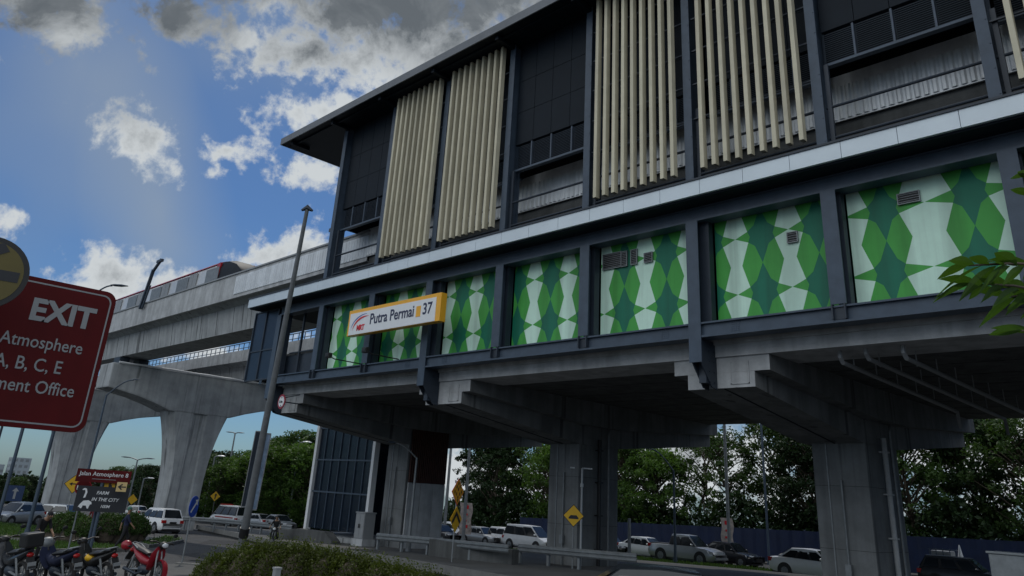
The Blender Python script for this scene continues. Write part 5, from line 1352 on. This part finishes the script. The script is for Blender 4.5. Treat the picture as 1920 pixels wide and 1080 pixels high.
# ------------------------------------------------------------------ people
def person(name_label, loc, ang, joints, mats, hair='hair', cap=None, scale=1.0, cat='person'):
    """joints: dict of key positions (x forward, y left, z up)"""
    J = dict(pel=(0, 0, .95), wst=(0, 0, 1.08), chs=(0, 0, 1.32), nck=(0, 0, 1.48), hd0=(.01, 0, 1.56), hd1=(.02, 0, 1.66), hd2=(.02, 0, 1.73))
    for s_, k in ((1, 'l'), (-1, 'r')):
        J['sh' + k] = (0, s_ * .17, 1.42); J['el' + k] = (-.03, s_ * .24, 1.15); J['wr' + k] = (.05, s_ * .25, .92)
        J['hp' + k] = (0, s_ * .09, .90); J['kn' + k] = (.02, s_ * .10, .50); J['an' + k] = (-.02, s_ * .10, .09); J['to' + k] = (.14, s_ * .11, .04)
    J.update(joints)
    rad = dict(pel=(.14, .12), wst=(.13, .10), chs=(.155, .115), nck=(.055, .055), hd0=(.06, .065), hd1=(.078, .092), hd2=(.055, .065))
    for k in 'lr': rad.update({'sh' + k: (.065, .065), 'el' + k: (.042, .042), 'wr' + k: (.026, .026), 'hp' + k: (.095, .095), 'kn' + k: (.062, .062), 'an' + k: (.042, .042), 'to' + k: (.035, .028)})
    E_ = [('pel', 'wst'), ('wst', 'chs'), ('chs', 'nck'), ('nck', 'hd0'), ('hd0', 'hd1'), ('hd1', 'hd2')]
    for k in 'lr': E_ += [('chs', 'sh' + k), ('sh' + k, 'el' + k), ('el' + k, 'wr' + k), ('pel', 'hp' + k), ('hp' + k, 'kn' + k), ('kn' + k, 'an' + k), ('an' + k, 'to' + k)]
    for k in 'lr':       # palm, four fingers and a thumb
        wv = Vector(J['wr' + k]); d = (wv - Vector(J['el' + k])).normalized(); side = Vector((1, 0, 0)) if abs(d.x) < .7 else Vector((0, 0, 1))
        side = (side - d * side.dot(d)).normalized()
        J['pa' + k] = tuple(wv + d * .05); rad['pa' + k] = (.030, .016); E_.append(('wr' + k, 'pa' + k))
        J['tm' + k] = tuple(wv + d * .05 + side * .05); rad['tm' + k] = (.009, .009); E_.append(('wr' + k, 'tm' + k))
        for i in range(4):
            off = side * (.030 - i * .019); kk = 'f%d' % i + k
            ln = (.085, .095, .09, .07)[i]; curl = Vector((0, -.015 if k == 'l' else .015, 0))
            J[kk] = tuple(wv + d * (.05 + ln * .55) + off); J[kk + 't'] = tuple(wv + d * (.05 + ln) + off + curl)
            rad[kk] = (.009, .009); rad[kk + 't'] = (.007, .007); E_ += [('pa' + k, kk), (kk, kk + 't')]
    names = list(J); idx = {n_: i for i, n_ in enumerate(names)}
    me = bpy.data.meshes.new('body'); me.from_pydata([J[n_] for n_ in names], [(idx[a], idx[b_]) for a, b_ in E_], [])
    o = bpy.data.objects.new('tmp', me); COL.objects.link(o)
    sk = o.modifiers.new('s', 'SKIN'); sk.use_smooth_shade = True
    for n_ in names:
        v = me.skin_vertices[0].data[idx[n_]]; v.radius = rad[n_]; v.use_root = (n_ == 'pel')
    ss = o.modifiers.new('u', 'SUBSURF'); ss.levels = 2; ss.render_levels = 2
    dg = bpy.context.evaluated_depsgraph_get(); m2 = bpy.data.meshes.new_from_object(o.evaluated_get(dg)); bpy.data.objects.remove(o)
    skin, top_, leg, shoe = mats
    m2.materials.clear()
    for m_ in (skin, top_, leg, shoe): m2.materials.append(M[m_])
    pz = J['pel'][2]; segs = {}
    def near(c):
        best = None
        for a, b_ in E_:
            A, B = Vector(J[a]), Vector(J[b_]); ab = B - A; u = max(0, min(1, (c - A).dot(ab) / max(ab.length_squared, 1e-9)))
            dd = (c - A - ab * u).length
            if best is None or dd < best[0]: best = (dd, a, b_, u)
        return best
    for p in m2.polygons:
        c = Vector(p.center); _, a, b_, u = near(c)
        k_ = b_[:2]
        if k_ in ('hd',) or b_ in ('hd0',) or (b_ == 'nck' and u > .8): i = 0
        elif k_ in ('wr',) and u > .15 or k_ in ('pa', 'tm') or b_[0] == 'f': i = 0
        elif k_ in ('wr', 'el', 'sh') or b_ in ('wst', 'chs', 'nck'): i = 1
        elif k_ == 'to' or (k_ == 'an' and u > .9): i = 3
        else: i = 2
        p.material_index = i; p.use_smooth = True
    t = thing('person', name_label, cat, loc, ang)
    t.scale = (scale,) * 3
    bo = bpy.data.objects.new('body', m2); COL.objects.link(bo); bo.parent = t
    h = Vector(J['hd1'])
    b = MB(); b.ellipsoid(h + Vector((-.02, 0, .035)), (.098, .083, .10), 0, 14, 9); b.build('hair' if not cap else 'cap', cap or hair, t, smooth=True)
    b = MB()
    for s_ in (-1, 1): b.ellipsoid(h + Vector((.085, s_ * .032, .0)), (.012, .014, .009)); 
    b.ellipsoid(h + Vector((.084, 0, -.075)), (.012, .028, .007))
    b.build('eyes_and_mouth', 'ink', t, smooth=True)
    b = MB(); b.ellipsoid(h + Vector((.098, 0, -.03)), (.022, .014, .028))
    for s_ in (-1, 1): b.ellipsoid(h + Vector((0, s_ * .083, -.015)), (.022, .012, .032))
    b.build('nose_and_ears', skin, t, smooth=True)
    return t
g = (-37.79, 14.164, -3.188)
person('person in dark blue top and green cap walking along the footpath', G3(g), R(70), dict(elr=(.12, -.24, 1.18), wrr=(.28, -.22, 1.0), ell=(-.18, .23, 1.16), wrl=(-.2, .24, .93), knl=(.20, .10, .52), anl=(.12, .10, .14), tol=(.27, .11, .07), knr=(-.08, -.10, .50), anr=(-.30, -.10, .12), tor=(-.16, -.11, .04)), ('skin', 'navy', 'darkcloth', 'signgrey'), cap='teal')
g = (-48.93, 16.486, -3.511)
person('person in dark red shirt standing behind the farm board post', G3(g), R(-30), {}, ('skin', 'redcloth', 'navy', 'black'))
g = (-28.91, 8.234, -2.871)
person('person in black hooded jacket bending over beside the parked motorcycles', G3(g), R(20), dict(chs=(.12, 0, 1.26), nck=(.22, 0, 1.38), hd0=(.27, 0, 1.42), hd1=(.33, 0, 1.48), hd2=(.36, 0, 1.54), shl=(.14, .17, 1.33), shr=(.14, -.17, 1.33), ell=(.22, .22, 1.08), wrl=(.38, .2, .95), elr=(.22, -.22, 1.08), wrr=(.38, -.2, .95)), ('skin', 'darkcloth', 'darkcloth', 'black'), cap='darkcloth')
# rider
g = (-43.51, 24.71, -3.318); ra_ = R(-35)
o = dup(bike, 'dark motorcycle being ridden along the road in front of the guard rail', G3(g), ra_, recolor={'red': 'darkcar'}, group='motorcycles parked by the kerb')
if 'group' in o: del o['group']
sit = dict(pel=(-.28, 0, .90), wst=(-.24, 0, 1.03), chs=(-.14, 0, 1.27), nck=(-.08, 0, 1.42), hd0=(-.05, 0, 1.49), hd1=(-.03, 0, 1.58), hd2=(-.03, 0, 1.66))
for s_, k in ((1, 'l'), (-1, 'r')): sit.update({'sh' + k: (-.12, s_ * .17, 1.36), 'el' + k: (.10, s_ * .27, 1.15), 'wr' + k: (.33, s_ * .29, 1.03), 'hp' + k: (-.24, s_ * .11, .86), 'kn' + k: (.16, s_ * .20, .72), 'an' + k: (.02, s_ * .18, .33), 'to' + k: (.16, s_ * .19, .27)})
person('person in dark jacket and helmet riding the motorcycle on the road', G3(g), ra_, sit, ('skin', 'darkcloth', 'darkcloth', 'black'), cap='darkcar')

# ------------------------------------------------------------------ vegetation
def leaf_quads(b, c, r, n, size, rnd, flat_=.7, mi=0):
    vs = []; fs = []
    for _ in range(n):
        while True:
            p = Vector((rnd.uniform(-1, 1), rnd.uniform(-1, 1), rnd.uniform(-1, 1)))
            if p.length < 1: break
        p = Vector((p.x * r, p.y * r, p.z * r * flat_)) + c
        nrm = Vector((rnd.gauss(0, 1), rnd.gauss(0, 1), rnd.gauss(.5, 1))).normalized()
        u = nrm.orthogonal().normalized(); u.rotate(Matrix.Rotation(rnd.uniform(0, 6.28), 3, nrm)); v = nrm.cross(u)
        s1 = size * rnd.uniform(.6, 1.3); s2 = s1 * rnd.uniform(.4, .6)
        k = len(vs); vs += [p - u * s1, p + v * s2, p + u * s1, p - v * s2]; fs.append((k, k + 1, k + 2, k + 3))
    b.add(vs, fs, mi)
def make_tree(seed, H, W, ncl, nl, size, m, label, trunk_h=.25, airy=1.0):
    rnd = random.Random(seed)
    t = thing('tree', label, 'tree', (0, 0, 0), 0, 'trees along the far side of the road')
    tb = MB(); cb = MB()
    bend = [Vector((rnd.uniform(-.3, .3) * k, rnd.uniform(-.3, .3) * k, H * .85 * k / 5)) for k in range(6)]
    tb.tube(bend, [.22, .19, .16, .12, .08, .04], 8)
    for k in range(ncl):
        u = rnd.uniform(trunk_h, 1.0) if k % 5 else rnd.uniform(.8, 1)
        base = bend[min(4, int(u * 5))].lerp(bend[min(5, int(u * 5) + 1)], (u * 5) % 1) * 1.0
        prof = math.sin(PI * min(1, (u - trunk_h * .6) / (1.08 - trunk_h * .6))) ** .6
        a = rnd.uniform(0, 2 * PI); rr = W / 2 * prof * math.sqrt(rnd.uniform(.12, 1))
        e = Vector((math.cos(a) * rr, math.sin(a) * rr, H * u * .93 + rnd.uniform(-.3, .5)))
        s_ = Vector((base.x, base.y, max(H * .12, e.z - rr * .7 - .6)))
        if k % 2 == 0: tb.tube([s_, s_.lerp(e, .5) + Vector((0, 0, .2)), e], [.07, .045, .015], 5, caps=False)
        leaf_quads(cb, e, rnd.uniform(.5, 1.15) * W / 8, int(nl * rnd.uniform(.5, 1.4)), size, rnd)
    tb.build('trunk', 'trunk', t, smooth=True)
    cb.build('crown', m, t, recalc=False)
    return t
protos = [make_tree(11, 13, 8.5, 140, 85, .17, 'leaf', 'p', airy=1), make_tree(12, 13, 7.0, 150, 90, .17, 'leaf_dark', 'p'), make_tree(13, 13, 9.5, 190, 90, .19, 'leaf_bright', 'p', .12), make_tree(14, 13, 6.5, 84, 56, .15, 'leaf', 'p', .35)]
cnt = [0] * 4
def place(kind, x, y, h, lab, rot, wsc=1.0):
    p = protos[kind]; s_ = h / 13
    loc = (x, y, gz(x, y) - .1)
    if cnt[kind] == 0: o = p; o.location = loc; o.rotation_euler = (0, 0, rot); o['label'] = lab; o.scale = (s_ * wsc, s_ * wsc, s_)
    else: o = dup(p, lab, loc, rot, (s_ * wsc, s_ * wsc, s_))
    cnt[kind] += 1; return o
BACK = [  # x, y, height, kind, label
 (-74, 70, 13.5, 1, 'dark tree behind the cladded station pier'), (-69, 67.5, 12.5, 1, 'dark tree above the silver saloon'),
 (-64.5, 70, 13.5, 0, 'green tree between the two tall pale poles'), (-60, 67.5, 10.5, 2, 'bright bushy tree above the white people carrier'),
 (-55.5, 70.5, 13.0, 1, 'dark tree left of the middle station pier'), (-51, 68, 12.0, 0, 'green tree hidden behind the middle station pier'),
 (-46.5, 67, 9.6, 2, 'yellow green tree just right of the middle station pier'), (-44, 71, 12.2, 3, 'thin airy tree with sky showing through above the white saloon'),
 (-39.5, 68, 11.6, 3, 'thin tree above the silver pickup'), (-35.5, 70.5, 12.8, 0, 'green tree above the bonnet of the silver pickup'),
 (-31.5, 67.5, 11.8, 1, 'dark tree behind the twin pole'), (-27.5, 70.5, 13.0, 3, 'airy tree right of the twin pole'),
 (-23.5, 68, 12.0, 0, 'green tree above the gap in the traffic'), (-19.5, 70, 13.0, 1, 'dark tree left of the big right pier'),
 (-15.5, 68, 11.4, 0, 'green tree behind the big right pier'), (-12, 67.5, 9.6, 1, 'dark tree just right of the big right pier'),
 (-8.5, 70, 10.8, 2, 'bright green tree between the right pier and the tank'), (-5, 67.5, 9.6, 0, 'green tree above the caged tank'),
 (-1.5, 70.5, 10.6, 3, 'thin tree near the right edge'), (2.5, 68, 8.6, 0, 'low green tree at the right edge'), (7, 70, 9, 1, 'dark tree beyond the right edge')]
for i, (x, y, h, k, lab) in enumerate(BACK): place(k, x, y, h, lab, i * 1.7, 1.08)
LEFT = [((-134.11, 58.48, -0.000), 0, 'green tree left of the near viaduct pier stem'), ((-114.72, 51.88, 3.616), 0, 'green tree just right of the near viaduct pier'), ((-118.83, 56.40, 4.501), 1, 'dark tree behind the round headed lamp'),
 ((-100.82, 48.76, 1.908), 2, 'bright tree below the T shaped lamp'), ((-105.28, 52.83, 2.958), 2, 'bright tree right of the T shaped lamp'), ((-105.66, 54.89, 4.103), 0, 'green tree left of the hanging banners'),
 ((-96.73, 51.86, 4.017), 2, 'bright tree directly behind the hanging banners'), ((-98.62, 54.87, 6.182), 1, 'dark tall tree right of the hanging banners'), ((-88.74, 50.67, 4.433), 2, 'bright tree behind the round headed lamp by the lift tower'),
 ((-92.64, 54.64, 6.695), 0, 'tall green tree beside the lift tower'), ((-84.80, 51.59, 4.625), 2, 'bright tree touching the lift tower corner'), ((-89.29, 55.36, 6.127), 1, 'dark tree behind the lift tower'),
 ((-145.24, 56.56, 1.989), 1, 'dark tree left of the near viaduct pier'), ((-162.54, 62.00, 1.545), 0, 'green tree right of the double arm lamp'), ((-180.67, 66.55, 1.126), 1, 'distant dark tree behind the double arm lamp'), ((-188.04, 66.43, 1.434), 0, 'distant tree left of the double arm lamp'),
 ((-189.83, 65.12, 0.426), 1, 'distant dark tree above the street name board'), ((-185.97, 61.35, 0.479), 0, 'distant tree above the left part of the street name board'), ((-171.77, 53.39, -0.358), 1, 'distant dark tree behind the stop disc'),
 ((-173.52, 51.95, -1.072), 0, 'distant tree behind the farther viaduct pier'), ((-178.31, 47.03, -1.280), 1, 'distant dark tree behind the parked pale hatchback'), ((-168.15, 42.36, -1.692), 0, 'distant tree behind the blue road board'), ((-170.00, 40.66, -2.110), 1, 'distant dark tree at the left edge')]
for i, (g, k, lab) in enumerate(LEFT):
    x, y = g[0], g[1]; h = (g[2] - gz(x, y)) * 1.0
    o = place(k, x, y, h, lab, i * 2.1, 1.25)
    o['group'] = 'trees left of the station'
def strip(name, pts, h, depth, n, size, m, kind='stuff', seed=3, lab=None):
    rnd = random.Random(seed); b = MB((pts[0][0], pts[0][1], gz(*pts[0])))
    for _ in range(n):
        k = rnd.randrange(len(pts) - 1); u = rnd.random()
        x = pts[k][0] + (pts[k + 1][0] - pts[k][0]) * u + rnd.uniform(-depth, depth); y = pts[k][1] + (pts[k + 1][1] - pts[k][1]) * u + rnd.uniform(-depth, depth)
        hh_ = h * (.7 + .3 * math.sin(x * .7) * math.cos(y * .9)) 
        leaf_quads(b, Vector((x, y, gz(x, y) + rnd.uniform(0, hh_))), .5, 7, size, rnd)
    o = b.build(name, m, recalc=False); tag(o, lab, None, kind=kind); return o
strip('undergrowth', [(-78, 67), (9, 67)], 5.6, 1.6, 8500, .22, 'leaf_dark')
strip('undergrowth', [xy((-125.82, 54.56, -5.180))[0], xy((-99.54, 53.35, -3.802))[0], xy((-85.64, 55.04, -3.006))[0]], 8.5, 3.5, 5200, .28, 'leaf_dark', seed=5)
strip('far_wood', [xy((-250.55, 35.61, -5.108))[0], xy((-226.40, 59.85, -3.107))[0], xy((-191.60, 79.67, -1.047))[0]], 7.5, 6, 3600, .5, 'leaf_dark', seed=6)
# hedge at the left and the bush at the bottom
def bush(name, lab, blobs, n, size, m, seed, shoots=0, cat='hedge'):
    rnd = random.Random(seed); c0 = blobs[0][0]; z0 = gz(c0[0], c0[1]); b = MB((c0[0], c0[1], z0)); core = MB((c0[0], c0[1], z0))
    t = thing(name, lab, cat, (c0[0], c0[1], z0))
    tot = sum(r[0] * r[2] for _, r in blobs)
    for (x, y), (rx, ry, h) in blobs:
        g_ = gz(x, y); q = int(n * rx * h / tot)
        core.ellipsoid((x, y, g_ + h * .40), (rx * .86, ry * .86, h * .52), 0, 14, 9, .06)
        for _ in range(q):
            a = rnd.uniform(0, 2 * PI); v = rnd.uniform(-.1, 1); k = math.sqrt(max(0, 1 - v * v)) * rnd.uniform(.9, 1.06)
            p = Vector((x + rx * k * math.cos(a), y + ry * k * math.sin(a), g_ + h * (.42 + .58 * v * rnd.uniform(.9, 1.08)) + .05 * math.sin(7 * x + 5 * a)))
            leaf_quads(b, p, size * 1.6, 3, size, rnd)
        for _ in range(int(shoots * rx)):
            a = rnd.uniform(0, 2 * PI); k = math.sqrt(rnd.random()); p = Vector((x + rx * .8 * k * math.cos(a), y + ry * .8 * k * math.sin(a), g_ + h * (.42 + .55 * math.sqrt(1 - k * k * .64))))
            for j in range(6): leaf_quads(b, p + Vector((rnd.gauss(0, .01), rnd.gauss(0, .012), j * .045)), .025, 2, size * .8, rnd)
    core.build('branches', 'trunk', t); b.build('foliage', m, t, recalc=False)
    return t
def sidepts(px0, px1, n, p_a, p_b, rx, ry, h, rnd):
    return [((p_a[0] + (p_b[0] - p_a[0]) * k / (n - 1), p_a[1] + (p_b[1] - p_a[1]) * k / (n - 1)), (rx * rnd.uniform(.85, 1.15), ry, h * rnd.uniform(.9, 1.08))) for k in range(n)]
rr = random.Random(4)
A_, B_ = (-15.080, 7.607, -1.522), (-12.152, 10.127, -1.363)
bl = sidepts(0, 0, 9, A_, B_, .55, .65, 1.0, rr)
hs = [1.15, 1.33, 1.40, 1.38, 1.32, 1.27, 1.2, 1.12, 1.02]
zt_ = [1030, 1022, 1020, 1024, 1032, 1040, 1046, 1052, 1060]
bl = [(c, (r[0], r[1], hs[i])) for i, (c, r) in enumerate(bl)]
bush('bush', 'leafy yellow green bush at the bottom of the view in front of the road', bl, 19000, .026, 'hedge', 21, 90, 'bush')
A_, B_ = (-45.16, 13.561, -3.206), (-43.13, 14.106, -3.145)
bush('hedge', 'dark clipped hedge behind the motorcycles at the left', sidepts(0, 0, 4, A_, B_, .8, .6, 1.25, rr), 5000, .05, 'leaf', 22, 30)
A_, B_ = (-43.41, 15.348, -3.109), (-44.50, 17.301, -3.072)
bush('hedge', 'dark clipped hedge right of the farm board post', sidepts(0, 0, 5, A_, B_, .75, .6, 1.35, rr), 5000, .05, 'leaf', 23, 30)
# grass blades on the verges
rnd = random.Random(9); b = MB((V1[4][0], V1[4][1], gz(*V1[4])))
def inpoly(x, y, poly):
    r_ = False; j = len(poly) - 1
    for i in range(len(poly)):
        if (poly[i][1] > y) != (poly[j][1] > y) and x < (poly[j][0] - poly[i][0]) * (y - poly[i][1]) / (poly[j][1] - poly[i][1]) + poly[i][0]: r_ = not r_
        j = i
    return r_
for poly, n in ((V1, 5000), (V4, 1500), ([(-46, 42.5), (-12, 41.0), (-2, 44), (-14, 48), (-30, 50.5), (-44, 52)], 9000), (V2, 5000)):
    x0, x1 = min(p[0] for p in poly), max(p[0] for p in poly); y0, y1 = min(p[1] for p in poly), max(p[1] for p in poly)
    x0 = max(x0, -90)
    for _ in range(n * 2):
        x, y = rnd.uniform(x0, x1), rnd.uniform(y0, y1)
        if not inpoly(x, y, poly): continue
        z = gz(x, y) + .09; h_ = rnd.uniform(.06, .18); a = rnd.uniform(0, PI); dx, dy = .05 * math.cos(a), .05 * math.sin(a); lx, ly = rnd.uniform(-.06, .06), rnd.uniform(-.06, .06)
        b.add([(x - dx, y - dy, z), (x + dx, y + dy, z), (x + lx, y + ly, z + h_)], [(0, 1, 2)])
o = b.build('grass', 'leaf', recalc=False); tag(o, kind='stuff')
# leafy twig hanging in close at the right edge
TW = ((-0.565, 3.011, 0.784))
t = thing('tree_branch', 'leafy green twigs reaching in from the right edge close to the camera', 'branch', TW)
def leaf(b, base, d, up, L_, W_):
    d = Vector(d).normalized(); s_ = d.cross(Vector(up)).normalized(); n_ = s_.cross(d)
    rows = []
    for k in range(9):
        u = k / 8; w_ = W_ * math.sin(PI * min(1, u ** .85)) * .5 + .0005; c = Vector(base) + d * (L_ * u) - Vector((0, 0, 1)) * (.22 * L_ * u * u)
        rows.append([c - s_ * w_ + n_ * w_ * .25, c, c + s_ * w_ + n_ * w_ * .25])
    b.add([p for r in rows for p in r], [(i * 3 + j, i * 3 + j + 1, (i + 1) * 3 + j + 1, (i + 1) * 3 + j) for i in range(8) for j in range(2)])
RT = Vector((0.704522, 0.707275, 0.058395)); UPV = Vector((0.220485, -0.296351, 0.929281)); FW = -Vector((0.674563, -0.641824, -0.364730))
lb = MB(TW); rnd = random.Random(31)
def twig(p0, p1, n, L_, spread):
    p0, p1 = Vector(p0), Vector(p1); MB(TW).tube([p0, p0.lerp(p1, .5) + Vector((0, 0, .01)), p1], [.006, .005, .003], 6).build('twig', 'trunk', t, smooth=True)
    for k in range(n):
        u = .25 + .75 * k / max(1, n - 1); c = p0.lerp(p1, u); sgn = 1 if k % 2 else -1
        d = (p1 - p0).normalized() + UPV * (sgn * spread * rnd.uniform(.3, 1)) + FW * rnd.uniform(-.5, .5)
        leaf(lb, c, d, FW + Vector((rnd.gauss(0, .5), rnd.gauss(0, .5), .4)), L_ * rnd.uniform(.6, 1.2), L_ * rnd.uniform(.20, .30))
twig((-0.486, 3.068, 0.832), (-0.694, 2.789, 0.801), 11, .15, .75)
twig((-0.528, 3.141, 0.761), (-0.714, 2.868, 0.760), 9, .14, .7)
twig((-0.529, 3.219, 0.759), (-0.647, 3.028, 0.741), 6, .13, .8)
twig((-0.432, 2.846, 1.047), (-0.481, 2.783, 1.067), 3, .10, .5)
twig((-0.442, 2.860, 1.004), (-0.483, 2.814, 1.010), 2, .09, .4)
twig((-0.523, 3.012, 0.586), (-0.604, 2.920, 0.598), 3, .12, .2)
lb.build('leaves', 'near_leaf', t, recalc=False, smooth=False)
